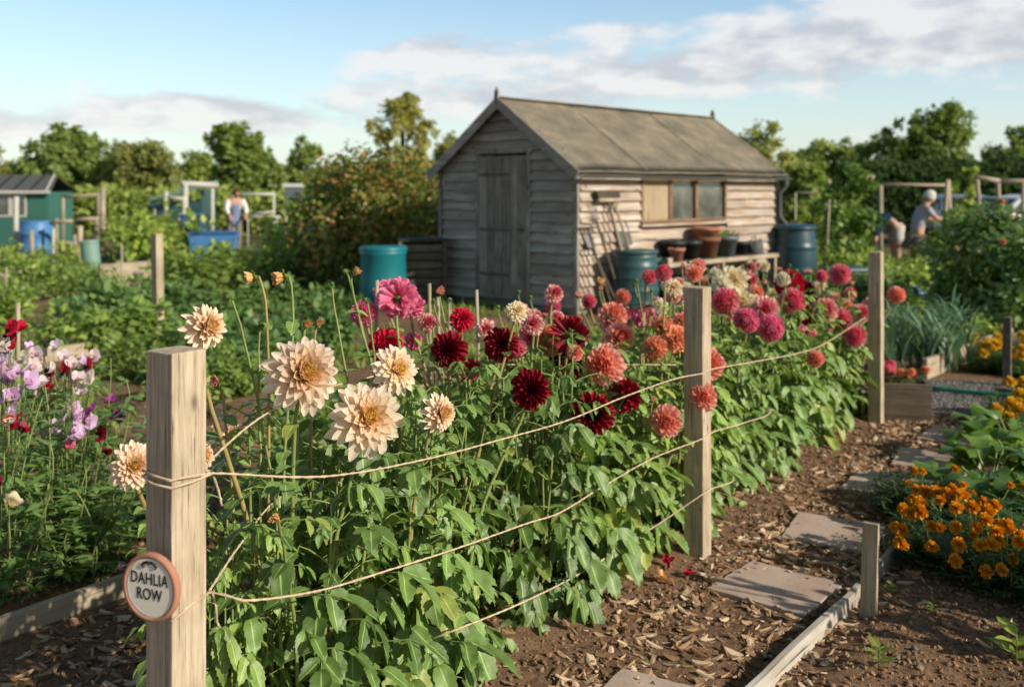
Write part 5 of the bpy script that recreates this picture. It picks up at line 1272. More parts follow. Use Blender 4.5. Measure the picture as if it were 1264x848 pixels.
    mb=MB(); xx=SL-.04; mb.tube([(xx+.1,ye,ze-.04),(xx+.1,ye,ze-.12),(xx+.08,-.09,ze-.24),(xx+.08,-.09,1.18),(xx+.10,-.14,1.08),(xx+.18,-.20,1.00)],.034,12); mb.build('downpipe',M['lead'],e,True)
    mb=MB(); mb.box((SL/2,-.075,EH-.035),(SL+.1,.018,.05)); mb.build('fascia',M['lead'],e)  # fascia made thin and dark to stand in for shadow under the gutter
shed()

# things on and by the shed (shed frame: l along the lit side, w<0 in front of it)
def water_butt(label,pos,rad,H,mat,ribs,lid):
    e=thing('water_butt',label,'water butt',pos,rng.uniform(0,3)); mb=MB()
    prof=[(0,0),(rad*.86,0)]
    for i in range(33):
        f=i/32; b=rad*(.86+.14*math.sin(PI*min(1,f*.9+.08))); 
        rr=b+(rad*.035 if any(abs(f-q)<.035 for q in ribs) else 0); prof.append((rr,.02+f*(H-.04)))
    prof+= [(rad*.96,H-.01),(rad*.90,H)] if not lid else [(rad*.92,H)]
    prof+= [(rad*.86,H),(rad*.84,H-.05),(rad*.8,H-.25),(0,H-.25)]
    mb.lathe(prof,seg=36); mb.build('barrel',mat,e,True)
    mb=MB(); mb.lathe([(rad*.99,H*.985),(rad*1.01,H+.012),(rad*.97,H+.025),(rad*.80,H+.05 if lid else H+.012),(rad*.5,H+.065 if lid else H+.0),(0,H+.07 if lid else H-.01)],seg=36); mb.build('lid' if lid else 'rim',mat,e,True)
    return e
water_butt('ribbed green water butt by the broom in front of the shed',sp(.67,-.42),.295,.80,M['butt_green'],(.18,.40,.60,.80,.96),False)
water_butt('dark blue green water butt under the drainpipe at the shed end',sp(5.12,-.30),.345,.98,M['butt_blue'],(.30,.70),True)

def bench():
    e=thing('potting_bench','low weathered plank bench of pots below the shed window','bench',sp(0,0),SHR)
    t=MB()
    for y in (-.16,-.30,-.44): t.box((2.72,y,.605),(2.95,.13,.03))
    t.build('top',M['board_dark'],e,bevel=.003)
    mb=MB(); mb.box((2.72,-.513,.595),(2.95,.018,.06)); mb.build('front_rail',M['board'],e,bevel=.003)
    for x in (1.32,2.65,4.12):
        for y in (-.14,-.48):
            mb=MB(); mb.box((x,y,.29),(.055,.055,.59)); mb.build('leg',M['board'],e,bevel=.003)
    mb=MB(); mb.box((1.32,-.48,.655),(.10,.07,.07)); mb.build('block',M['board'],e,bevel=.006)
bench()
def pot(label,l,w,r0,r1,h,mat,z=.622,name='plant_pot',rim=True,plant=None):
    p=sp(l,w,z); e=thing(name,label,'plant pot',p,0,'pots along the bench'); mb=MB()
    pr=[(0,0),(r0,0),(r0+(r1-r0)*.78,h*.78)]
    if rim: pr+=[(r1*1.06,h*.78),(r1*1.10,h)]
    else: pr+=[(r1,h)]
    pr+=[(r1*.97,h),(r1*.93,h*.8),(r0*.9,h*.15),(0,h*.15)]
    mb.lathe(pr,seg=28); mb.build('pot',mat,e,True if False else True)
    mb=MB(); mb.lathe([(r1*.935,h*.80),(r1*.4,h*.84),(0,h*.85)],seg=20); mb.build('compost',M['clod'],e,True)
    if plant:
        mb=MB(); q=[[],[],[],[],[]]
        for _ in range(90):
            a=rng.uniform(0,6.28); q[0].append((math.cos(a)*r1*rng.random(),math.sin(a)*r1*rng.random(),h*.85+rng.uniform(0,.10))); q[1].append((math.cos(a),math.sin(a),rng.uniform(.1,1))); q[2].append((0,0,1)); q[3].append(rng.uniform(.05,.09)); q[4].append(rng.random())
        mb.many(SLEAF,frames(*q[:4]),q[4]); mb.build('foliage',plant,e,True)
pot('green plastic pot at the near end of the bench',1.22,-.22,.125,.175,.29,M['green_plastic'],.40)
pot('small bright terracotta pot near the bench block',1.62,-.40,.075,.11,.185,M['terracotta'])
pot('black plastic pot behind the small terracotta one',1.80,-.22,.125,.175,.27,M['black_plastic'])
pot('second black pot pressed beside the first',2.08,-.30,.12,.165,.265,M['black_plastic'])
pot('tall brown terracotta pot, lower of the stacked pair',2.55,-.28,.14,.19,.30,M['terracotta_old'])
pot('orange terracotta pot stacked inside the tall brown one',2.55,-.28,.15,.195,.24,M['terracotta'],.622+.20)
pot('grey bucket pot with a green plant growing in it',3.05,-.28,.13,.185,.30,M['grey_plastic'],plant=M['veg_leaf'])
pot('dark pot standing at the back of the bench by the watering can',3.55,-.22,.11,.15,.19,M['black_plastic'])
def watering_can():
    e=thing('watering_can','grey watering can with arched handle at the far end of the bench','watering can',sp(3.82,-.32,.622),SHR+.25); mb=MB()
    mb.lathe([(0,0),(.13,0),(.135,.015),(.125,.16),(.10,.20),(.04,.205),(0,.205)],seg=26); mb.build('body',M['lead'],e,True)
    mb=MB(); mb.tube([(.11,0,.05),(.20,0,.10),(.30,0,.17)],[.025,.018,.014],10); mb.lathe([(.014,0),(.042,.03),(0,.035)],(.30,0,.165),14,M=Matrix.Rotation(R(60),4,'Y')); mb.build('spout',M['grey_plastic'],e,True)
    mb=MB(); mb.tube([(-.12,0,.06),(-.20,0,.15),(-.14,0,.25),(0,0,.27),(.07,0,.19)],.011,8); mb.build('handle',M['grey_plastic'],e,True)
watering_can()
def items_under():  # dark tubs made large to keep the space under the bench dark
    for l,lab,mat,r_,h_ in ((1.72,'dark tub in the shade under the near end of the bench','black_plastic',.22,.42),(2.22,'rusty pot in the shade under the bench','terracotta_old',.19,.40),(2.95,'wide dark tub under the middle of the bench','black_plastic',.26,.44),(3.55,'upright grey pot under the far half of the bench','lead',.20,.42),(3.98,'black pot under the far end of the bench','black_plastic',.16,.40)):
        pot(lab,l,-.28,r_*.85,r_,h_,M[mat],0.0)
items_under()
# tools leaning on the lit wall
def tool(name,label,l0,w0,l1,w1,z1,head,mat=M['stake'],r_=.017):
    a=sp(l0,w0,.0); b=sp(l1,w1,z1); e=thing(name,label,'garden tool',a,0,'garden tools leaning on the shed')
    d=b-a; mb=MB(); mb.tube([(0,0,0),tuple(d*.5+Vector((rng.uniform(-.008,.008),0,0))),tuple(d)],r_,8); mb.build('handle',mat,e,True)
    u=d.normalized(); s_=Vector((.691,.723,0)); n_=Vector((.723,-.691,0)); top=d
    hd=MB()
    if head=='broom':
        Mx=Matrix((s_,s_.cross(u)*-1,u)).transposed(); hd.box(tuple(top),(.42,.07,.05),M=Mx.to_4x4()); hd.build('broom_head',M['pole'],e,bevel=.004)
        br=MB(); br.box(tuple(top+u*.065),(.45,.09,.085),M=Mx.to_4x4(),taper=1.06); br.build('bristles',M['bark'],e)
    elif head=='fork':
        Mx=s_
        for k in range(4):
            o_=(k-1.5)*.05; p0=top+s_*o_; hd.tube([tuple(top+s_*o_*.9),tuple(p0+u*.12),tuple(p0+u*.28+n_*.01)],[.007,.006,.003],6)
        hd.tube([tuple(top-s_*.08),tuple(top+s_*.08)],.010,6); hd.build('tines',M['steel'],e,True)
    elif head=='rake':
        hd.tube([tuple(top-s_*.16),tuple(top+s_*.16)],.012,6)
        for k in range(9): hd.tube([tuple(top+s_*(k-4)*.038),tuple(top+s_*(k-4)*.038+n_*.07-u*.01)],.005,5)
        hd.build('rake_head',M['steel'],e,True)
    elif head=='spade':
        V=[];n=8
        for i in range(n+1):
            f=i/n; wd=.095*(1 if f<.75 else 1-.25*(f-.75)/.25)
            for v in (-1,-.5,0,.5,1): V.append(tuple(top+u*(.30*f)+s_*wd*v+n_*(.018*(1-v*v)+.004))); 
        m_=len(V); V2=[tuple(Vector(v)-n_*.006) for v in V]
        Q=[[i*5+j,i*5+j+1,(i+1)*5+j+1,(i+1)*5+j] for i in range(n) for j in range(4)]; Q+=[[m_+a for a in q[::-1]] for q in Q]
        hd.add(V+V2,Q); hd.tube([tuple(top-u*.12),tuple(top+u*.06)],[.018,.014],8); hd.build('blade',M['steel'],e,True)
    elif head=='dgrip':
        hd.tube([tuple(top-u*.02),tuple(top+u*.06-s_*.06),tuple(top+u*.12-s_*.06),tuple(top+u*.12+s_*.06),tuple(top+u*.06+s_*.06),tuple(top-u*.02)],.013,7); hd.build('grip',mat,e,True)
    elif head=='shovel':
        V=[];n=10
        for i in range(n+1):
            f=i/n; wd=.15*min(1,.75+f)*(1 if f<.6 else math.sqrt(max(.02,1-((f-.6)/.4)**2)))
            for v in (-1,-.5,0,.5,1): V.append(tuple(top+u*(.50*f)+s_*wd*v+n_*(.03*(v*v)+.01)))
        m_=len(V); V2=[tuple(Vector(v)-n_*.008) for v in V]
        Q=[[i*5+j,i*5+j+1,(i+1)*5+j+1,(i+1)*5+j] for i in range(n) for j in range(4)]; Q+=[[m_+a for a in q[::-1]] for q in Q]
        hd.add(V+V2,Q); hd.tube([tuple(top-u*.15),tuple(top+u*.05)],[.02,.016],8); hd.build('blade',M['lead'],e,True)
tool('broom','broom leaning head up on the shed, tallest of the tools',.66,-.44,.50,-.10,1.46,'broom',M['board_dark'])
tool('garden_fork','garden fork leaning head up left of the broom',.42,-.46,.27,-.09,1.22,'fork',M['board_dark'])
tool('garden_rake','rake with its toothed head up, nearest the shed corner',.20,-.46,.09,-.10,1.12,'rake',M['board_dark'],r_=.015)
tool('spade','spade with upturned blade between rake and fork',.31,-.50,.18,-.09,.86,'spade',M['board_dark'])
tool('hoe_handle','long tool handle just right of the broom handle',.80,-.38,.60,-.08,1.34,'dgrip',M['pole'])
tool('fork_handle','pale tool handle leaning steeply beside the shovel',.98,-.40,.70,-.08,1.36,'dgrip',M['pole'])
tool('shovel','dark shovel leaning blade up at the window corner',1.02,-.36,.90,-.08,.86,'shovel')
# things on the window shelf inside
def bottle():
    p=sp(2.30,.10,1.135); e=thing('spray_bottle','white bottle standing inside the middle shed window','bottle',p); mb=MB(); mb.lathe([(0,0),(.05,0),(.055,.02),(.05,.13),(.022,.17),(.022,.21),(.03,.215),(.03,.25),(0,.25)],seg=18); mb.build('body',M['white_paint'],e,True)
    mb=MB(); mb.box((0.04,0,.265),(.11,.025,.03)); mb.build('nozzle',M['white_paint'],e,bevel=.004)
bottle()
mb=MB(); mb.bar(tuple(sp(2.85,.14,1.14)),tuple(sp(3.02,.10,1.46)),.04,.015); tag(mb.build('wooden_trowel_handle',M['ply']),'pale wooden batten leaning inside the right shed pane','batten')

# compost bins
def compost_bin():
    p=at(473,300,13.6); e=thing('compost_bin','teal plastic compost bin with tapered sides left of the shed','compost bin',(p.x,p.y,0),.3); mb=MB()
    mb.lathe([(0,0),(.325,0),(.325,.04),(.318,.40),(.305,.70),(.318,.72),(.318,.78),(.0,.78)],seg=40); mb.build('body',M['teal'],e,True)
    mb=MB(); mb.lathe([(.325,.77),(.33,.80),(.31,.825),(.1,.835),(0,.835)],seg=40); mb.build('lid',M['teal'],e,True)
    mb=MB(); mb.box((0,-.335,.16),(.30,.03,.26)); mb.build('hatch',M['teal'],e,bevel=.01)
    p=at(520,300,14.2); e=thing('slatted_compost_bin','dark slatted compost bin between the teal bin and the shed','compost bin',(p.x,p.y,0),.15); w=.56
    for s_,nm in (((0,-w/2),'front_panel'),((0,w/2),'back_panel')):
        mb=MB()
        for k_ in range(7): mb.box((s_[0],s_[1],.07+k_*.118),(w,.025,.10))
        mb.build(nm,M['board_dark'],e,bevel=.003)
    for s_ in (-1,1):
        mb=MB()
        for k_ in range(7): mb.box((s_*w/2,0,.11+k_*.118),(.025,w-.06,.10))
        mb.build('side_panel',M['board_dark'],e,bevel=.003)
    for x in (-1,1):
        for y in (-1,1):
            mb=MB(); mb.box((x*(w/2+.03),y*(w/2+.03),.43),(.045,.045,.88)); mb.build('corner_post',M['board_dark'],e)
    mb=MB(); mb.box((0,0,.89),(w+.12,w+.12,.035)); mb.build('cover',M['black_plastic'],e,bevel=.01)
compost_bin()
# tub with lid, blue tray at right
def tub(label,px,base,w,h_,mat,lidm,name='lidded_tub'):
    g=gnd(px,base); e=thing(name,label,'tub',(g.x,g.y,0),.2); mb=MB(); mb.box((0,0,h_/2),(w*.86,w*.6,h_),taper=1.12); mb.build('body',mat,e,bevel=.03)
    mb=MB(); mb.box((0,0,h_+.03),(w*1.02,w*.74,.055),taper=.94); mb.build('lid',lidm,e,bevel=.015)
    for s_ in (-1,1):
        mb=MB(); mb.box((s_*w*.485,0,h_*.82),(.05,.16,.05)); mb.build('handle',lidm,e,bevel=.008)
tub('black lidded tub behind the far end of the dahlia row',1046,368,.64,.40,M['black_plastic'],M['butt_green'])
tub('dark blue tray box among the vegetables behind the far post',1143,372,.50,.16,M['blue_dark'],M['blue_dark'],'blue_box')

# ------------------------------------------------------------------ far left plots
def green_shed():
    Y=27; x0=at(-20,0,Y).x; x1=at(59,0,Y).x; e=thing('green_shed','small green allotment shed with slatted grey roof at the left edge','shed',(x1,Y,0),R(4)); w=x1-x0+1.0
    mb=MB()
    for k_ in range(10): mb.box((-w/2,0,.08+k_*.082),(w,.03+.004*(k_%2),.08))
    mb.build('front_wall',M['shed_green'],e)
    mb=MB(); mb.box((-.55/2+.02,-.002,1.18),(.50,.03,.68)); mb.build('corner_panel',M['shed_green'],e)
    mb=MB(); mb.box((0.0,.9,.78),(.03,1.75,1.5)); mb.build('end_wall',M['shed_green'],e); mb=MB(); mb.box((-w/2,1.8,.78),(w,.03,1.5)); mb.build('rear_wall',M['shed_green'],e)
    for a,b in ((-w,-1.45),(-1.4,-1.0),(-.95,-.58)):
        f=MB(); f.box(((a+b)/2,-.01,.88),(b-a,.05,.05)); f.box(((a+b)/2,-.01,1.50),(b-a,.05,.05)); f.box((a,-.01,1.19),(.05,.05,.66)); f.box((b,-.01,1.19),(.05,.05,.66)); fo=f.build('window',M['off_white'],e)
        mb=MB(); mb.box(((a+b)/2,.0,1.19),(b-a-.06,.01,.58)); mb.build('pane',M['glass'],fo)
    rf=MB(); V=[(-w-.1,-.15,1.50),(.12,-.15,1.50),(-.10,.95,1.95),(-w-.1,.95,1.95),(-w-.1,-.15,1.56),(.12,-.15,1.56),(-.10,.95,2.01),(-w-.1,.95,2.01)]
    rf.add(V,[[3,2,1,0],[4,5,6,7],[0,1,5,4],[1,2,6,5],[2,3,7,6],[3,0,4,7]]); ro=rf.build('roof',M['lead'],e)
    rb=MB(); V=[(-w-.1,2.0,1.50),(.12,2.0,1.50),(-.10,.952,1.95),(-w-.1,.952,1.95)]; rb.add(V,[[0,1,2,3]]); rb.build('rear_roof',M['lead'],e)
    for l in (.02,-.42,-.86,-1.30,-1.74): 
        mb=MB(); mb.bar((l,-.15,1.575),(l-.2*(l>-.2),.95,2.025),.05,.02); mb.build('roof_batten',M['off_white'] if l>0 else M['black_plastic'],ro)
    mb=MB(); mb.box((-w/2,-.17,1.53),(w+.25,.03,.08)); mb.build('fascia',M['off_white'],e)
green_shed()
def post_at(label,px,top,Y,w,mat='pole',base=0,name='fence_post'):
    p=at(px,top,Y); mb=MB(); mb.tube([(0,0,-.1),(rng.uniform(-.02,.02),0,p.z*.5),(0,0,p.z)],[w/2,w/2*.97,w/2*.9],7); o=mb.build(name,M[mat],None,True,(p.x,Y,0)); return tag(o,label,'post','upright stakes and posts in the plots')
post_at('pale round post in front of the green shed',20,243,23,.13,'off_white')
post_at('short pale post right of the blue barrel',39,284,18.5,.085)
post_at('tall thick pale post in the left plots',127,230,24,.15)
post_at('leaning short post beside the pale green water butt',99,279,20,.12)
post_at('thin post right of the blue barrel, under the rails',66,282,21,.07,'off_white')
post_at('thin bare post before the rails',92,290,20.5,.06)
for i_,(px_,py_,Y_) in enumerate(((191,258,24),(206,262,24.5),(221,268,23.5),(233,270,24))): post_at(['tallest of four tan stakes left of the blue tank','second tan stake from the left by the blue tank','third tan stake from the left by the blue tank','tan stake nearest the blue tank'][i_],px_,py_,Y_,.06,'pole')
for i_,(px_,py_,Y_) in enumerate(((150,300,15.5),(8,330,11.5),(172,352,12.5))): post_at(['thin cane behind the timber bed edges','thin cane in the beans at the left edge','thin cane left of the tall stake'][i_],px_,py_,Y_,.03,'pole')
def frame_thing(name,label,cat,parts,mat='pole',group=None):
    b=parts[0][0]; e=thing(name,label,cat,(b[0],b[1],0),0,group)
    for (p0,p1,w,nm) in parts:
        mb=MB(); o=Vector((b[0],b[1],0)); mb.tube([tuple(Vector(p0)-o),tuple((Vector(p0)+Vector(p1))/2-o+Vector((0,0,rng.uniform(-.02,.02)))),tuple(Vector(p1)-o)],[w*.36]*3,7); mb.build(nm,M[mat],e,True)
def P(px,py,Y): return tuple(at(px,py,Y))
def F(px,Y): p=at(px,234,Y); return (p.x,p.y,-.1)
frame_thing('rail_structure','pale timber frame with a top rail at far left','frame',[(F(78,26),P(78,243,26),.12,'upright'),(F(122,26),P(122,241,26),.12,'upright'),(P(76,243,26),P(124,240,26),.12,'top_rail')])
frame_thing('timber_rail','low pale rail fence between barrel and water butt','rail fence',[(F(70,22),P(70,270,22),.10,'upright'),(F(119,22),P(119,270,22),.10,'upright'),(P(62,276,22),P(92,273,22),.12,'rail'),(P(92,272,22),P(122,270,22),.14,'rail'),(P(62,298,22),P(92,301,22),.10,'rail')])
frame_thing('pergola','cream painted timber pergola left of the stooping gardener','pergola',[(F(229,30),P(229,228,30),.22,'post'),(F(262,32),P(262,229,32),.18,'post'),(P(224,227,30),P(268,229,31),.26,'beam')],'off_white')
frame_thing('rail_structure','lower cream frame standing left of the pergola','frame',[(F(205,29),P(205,236,29),.16,'upright'),(F(227,29),P(227,242,29),.12,'upright'),(P(205,243,29),P(228,246,29),.14,'top_rail')],'off_white')
frame_thing('rail_structure','long pale crossbar frame behind the stooping gardener','frame',[(F(288,31),P(288,240,31),.12,'upright'),(F(338,31),P(338,240,31),.12,'upright'),(P(286,241,31),P(340,240,31),.13,'top_rail')],'off_white')
def canopy():
    a=[at(183,247,31),at(226,231,31)]; e=thing('small_glasshouse','blue grey sloping roofed lean-to behind the pergola','lean-to',(a[0].x,31,0)); 
    w=a[1].x-a[0].x+.6; mb=MB(); mb.add([(0,0,1.25),(w,0,1.65),(w,1.6,1.85),(0,1.6,1.35),(0,0,1.31),(w,0,1.71),(w,1.6,1.91),(0,1.6,1.41)],[[3,2,1,0],[4,5,6,7],[0,1,5,4],[1,2,6,5],[2,3,7,6],[3,0,4,7]]); mb.build('roof',M['pale_green'],e)
    mb=MB(); mb.box((w/2,.05,.62),(w-.1,.04,1.20)); mb.box((w-.05,.8,.8),(.04,1.5,1.60)); mb.box((.05,.8,.62),(.04,1.5,1.22)); mb.build('wall',M['butt_green'],e)
canopy()
def barrel_blue():
    p=at(45,300,22.5); e=thing('blue_barrel','bright blue plastic barrel before the green shed','barrel',(p.x,22.5,0)); mb=MB()
    mb.lathe([(0,0),(.33,0),(.345,.03),(.35,.25),(.365,.27),(.35,.29),(.35,.58),(.365,.60),(.35,.62),(.345,.84),(.31,.88),(0,.88)],seg=28); mb.build('drum',M['blue'],e,True)
    mb=MB(); mb.lathe([(.355,.845),(.36,.87),(.34,.885)],seg=28); mb.lathe([(.04,.88),(.04,.90),(0,.90)],(.2,0,0),10); mb.build('lid_ring',M['blue'],e,True)
barrel_blue()
def pale_butt():
    p=at(115,300,17.6); e=thing('slim_water_butt','pale green slim water butt leaning in the left bed','water butt',(p.x,17.6,0)); e.rotation_euler=(0,R(-6),0); mb=MB()
    pr=[(0,0),(.15,0)]+[(.155+.006*(i%2),.03+.63*i/14) for i in range(15)]+[(.16,.68),(.13,.69),(.125,.6),(0,.6)]; mb.lathe(pr,seg=24); mb.build('barrel',M['pale_green'],e,True)
    mb=MB(); mb.lathe([(.165,.66),(.172,.69),(.15,.705)],seg=24); mb.build('rim',M['pale_green'],e,True)
pale_butt()
tub('wide blue water tank behind the stooping gardener',264,318,1.15,.56,M['blue'],M['blue_dark'],'blue_tank')
tub('small dark blue crate left of the wide blue tank',237,316,.55,.95,M['blue_dark'],M['blue_dark'],'blue_crate')
frame_thing('trestle_table','pale metal trestle table right of the stooping gardener','table',[(F(306,27),P(306,270,27),.05,'leg'),(F(342,27),P(342,270,27),.05,'leg'),(P(302,268,27),P(346,268,27),.10,'top_rail'),(P(310,264,27.4),P(338,262,27.4),.10,'tray')],'off_white')
def panel():
    p=at(362,240,29); e=thing('white_panel','white and grey panel on posts beside the apple bush','panel',(p.x,29,0)); mb=MB(); mb.box((0,0,1.42),(.50,.03,.60)); mb.build('board',M['grey_plastic'],e); mb=MB(); mb.box((0,-.01,1.72),(.62,.06,.10)); mb.build('top_edge',M['white_paint'],e)
    for s_ in (-1,1): mb=MB(); mb.tube([(s_*.22,.04,-.1),(s_*.22,.04,1.6)],.03,6); mb.build('leg',M['off_white'],e,True)
panel()

# far right frames
frame_thing('rail_structure','grey crossbar frame over the two gardeners','frame',[(F(1087,22),P(1087,229,22),.14,'upright'),(F(1170,22),P(1170,226,22),.16,'upright'),(P(1085,228,22),P(1172,229,22),.10,'top_rail')],'pole')
frame_thing('timber_post_pair','pair of leaning posts in front of the standing gardener','posts',[(F(1160,19.5),P(1170,222,19.5),.12,'upright'),(F(1174,19.7),P(1171,224,19.7),.12,'upright')],'pole')
frame_thing('pole_fence','rustic pole fence with wavy top rail at right','pole fence',[(F(1216,18),P(1206,221,18),.10,'upright'),(F(1235,18),P(1232,222,18),.11,'upright'),(F(1263,18),P(1263,222,18),.11,'upright'),(P(1203,219,18),P(1234,224,18),.13,'top_rail'),(P(1232,224,18),P(1290,223,18),.13,'top_rail')],'pole')
frame_thing('bean_pole','thin support pole in the climbing beans','bean pole',[(F(1018,17.5),P(1024,246,17.5),.05,'upright')],'pole')
frame_thing('bean_pole','thin bent support frame beside the climbing beans','bean pole',[(F(981,20),P(982,238,20),.06,'upright'),(P(980,238,20),P(1010,237,20),.04,'cross_piece')],'pole')

# cars
def car(label,px,Y,rz,mat):
    X=(px-632)/FPX*Y; e=thing('parked_car',label,'car',(X,Y,0),rz,'cars parked by the hedge')
    prof=[(-2.05,.35),(-2.1,.62),(-2.02,.85),(-1.15,.97),(-.55,1.38),(.1,1.46),(.9,1.42),(1.55,1.05),(2.0,.95),(2.1,.65),(2.06,.35)]
    mb=MB(); n=len(prof); ws=[.86,.88,.86,.84,.68,.64,.66,.80,.84,.88,.86]; V=[(x,-w,z) for (x,z),w in zip(prof,ws)]+[(x,w,z) for (x,z),w in zip(prof,ws)]
    Q=[[i,i+1,n+i+1,n+i] for i in range(n-1)]+[[n-1,0,n,2*n-1]]
    V+=[(0,-.87,.6),(0,.87,.6)]; T=[[2*n,(i+1)%n,i] for i in range(n)]+[[2*n+1,n+i,n+(i+1)%n] for i in range(n)]
    mb.add(V,Q,T); mb.build('body',mat,e,True,bevel=.05)
    for s_ in (-1,1):
        for a in ([(-.95,1.0),(-.50,1.33),(.10,1.39),(.10,1.0)],[(.18,1.0),(.18,1.39),(.85,1.35),(1.30,1.03)]):
            mb=MB(); wv=lambda z:.865-(z-.95)/.5*.20
            V=[(x,s_*(wv(z)+.012),z) for x,z in a]; mb.add(V,[[0,1,2,3]]); mb.build('side_window',M['car_glass'],e)
        for x in (-1.3,1.3):
            w=MB(); w.lathe([(0,-.09),(.20,-.1),(.31,-.09),(.32,0),(.31,.09),(.20,.1),(0,.09)],(x,s_*.80,.31),20,M=Matrix.Rotation(PI/2,4,'X')); wo=w.build('wheel',M['rubber'],e,True)
            w=MB(); w.lathe([(.19,0),(.17,.03),(0,.04)],(x,s_*.905,.31),14,M=Matrix.Rotation(-s_*PI/2,4,'X')); w.build('rim',M['steel'],wo,True)
    for (x0,z0,x1,z1,w0,w1,nm) in ((-1.10,1.01,-.60,1.34,.72,.62,'windscreen'),(.98,1.40,1.48,1.10,.60,.70,'rear_window')):
        mb=MB(); mb.add([(x0-.012*(x0<0)+.02*(x0>0),-w0,z0+.012),(x0-.012*(x0<0)+.02*(x0>0),w0,z0+.012),(x1-.02*(x0<0)+.02*(x0>0),w1,z1+.02),(x1-.02*(x0<0)+.02*(x0>0),-w1,z1+.02)],[[0,1,2,3]]); mb.build(nm,M['car_glass'],e)
    for s_ in (-1,1):
        mb=MB(); mb.blob((-2.03,s_*.62,.72),.11,sq=(.5,1.2,.7)); mb.build('headlight',M['white_paint'],e,True)
car('pale silver car parked behind the pole fence at the right edge',1262,27,R(10),M['car_white'])
car('grey car parked half hidden behind the first pole fence upright',1185,30,R(80),M['car_silver'])

# ------------------------------------------------------------------ people
def skin_body(edges_joints, mat, name, parent, sub=2):
    """joints: list of (pos, radius); chains: list of index lists"""
    joints,chains=edges_joints
    me=bpy.data.meshes.new(name); ed=[]
    for c in chains: ed+=list(zip(c,c[1:]))
    me.from_pydata([j[0] for j in joints],ed,[]); o=bpy.data.objects.new(name,me); COL.objects.link(o)
    sk=o.modifiers.new('skin','SKIN'); sk.use_smooth_shade=True
    for i,j in enumerate(joints):
        v=me.skin_vertices[0].data[i]; rr=j[1] if hasattr(j[1],'__len__') else (j[1],j[1]); v.radius=rr; v.use_root=(i==0)
    sb=o.modifiers.new('sub','SUBSURF'); sb.levels=sub; sb.render_levels=sub
    bpy.context.view_layer.update()
    m2=bpy.data.meshes.new_from_object(o.evaluated_get(bpy.context.evaluated_depsgraph_get())); bpy.data.objects.remove(o)
    m2.name=name; m2.materials.clear(); m2.materials.append(mat)
    for p in m2.polygons: p.use_smooth=True
    return inst(name,m2,parent)
def hand_chains(J,C,wrist,d,palm_up,s=1.0,side=1):
    d=Vector(d).normalized(); u=Vector(palm_up); sd=d.cross(u).normalized()
    w=Vector(J[wrist][0]); J.append((tuple(w+d*.05),(.036,.02))); b=len(J)-1; C.append([wrist,b])
    for k,(o,l) in enumerate(((-.03,.075),(-.010,.088),(.010,.082),(.028,.064))):
        p=w+d*.085+sd*o; q=p+d*l*.55-u*.012; t=p+d*l*.9-u*.04
        n=len(J); J+= [(tuple(p),.011),(tuple(q),.0095),(tuple(t),.008)]; C.append([b,n,n+1,n+2])
    p=w+d*.03+sd*.035*side; q=p+d*.03+sd*.025*side; n=len(J); J+= [(tuple(p),.012),(tuple(q),.010)]; C.append([b,n,n+1])
def face(parent,c,fwd,up,mat,hair,hairlen=.0,skin=None,rad=.10):
    fwd=Vector(fwd).normalized(); up=Vector(up).normalized(); sd=fwd.cross(up).normalized(); up=sd.cross(fwd); c=Vector(c)
    hb=MB(); V=[];rings,seg=10,18
    for i in range(rings+1):
        ph=PI*.62*i/rings
        for k_ in range(seg):
            th=2*PI*k_/seg; d=Vector((math.sin(ph)*math.cos(th),math.sin(ph)*math.sin(th),math.cos(ph)))
            q=up*d.z*1.16+fwd*(d.x*1.06-.22)+sd*d.y*.92; sc_=1.10+.06*noise.noise(d*5)
            if d.x>.55 and d.z<.45: sc_*=.80
            V.append(tuple(c+q*rad*sc_))
    hb.add(V,[[i*seg+k_,(i+1)*seg+k_,(i+1)*seg+(k_+1)%seg,i*seg+(k_+1)%seg] for i in range(rings) for k_ in range(seg)]); hb.build('hair',hair,parent,True)
    for s_ in (-1,1):
        e=MB(); e.blob(tuple(c+fwd*rad*.90+sd*s_*rad*.36+up*rad*.06),.012); e.build('eye',M['ink'],parent,True)
def person(label,loc,rz,pose):
    e=thing('person',label,'person',loc,rz); return e
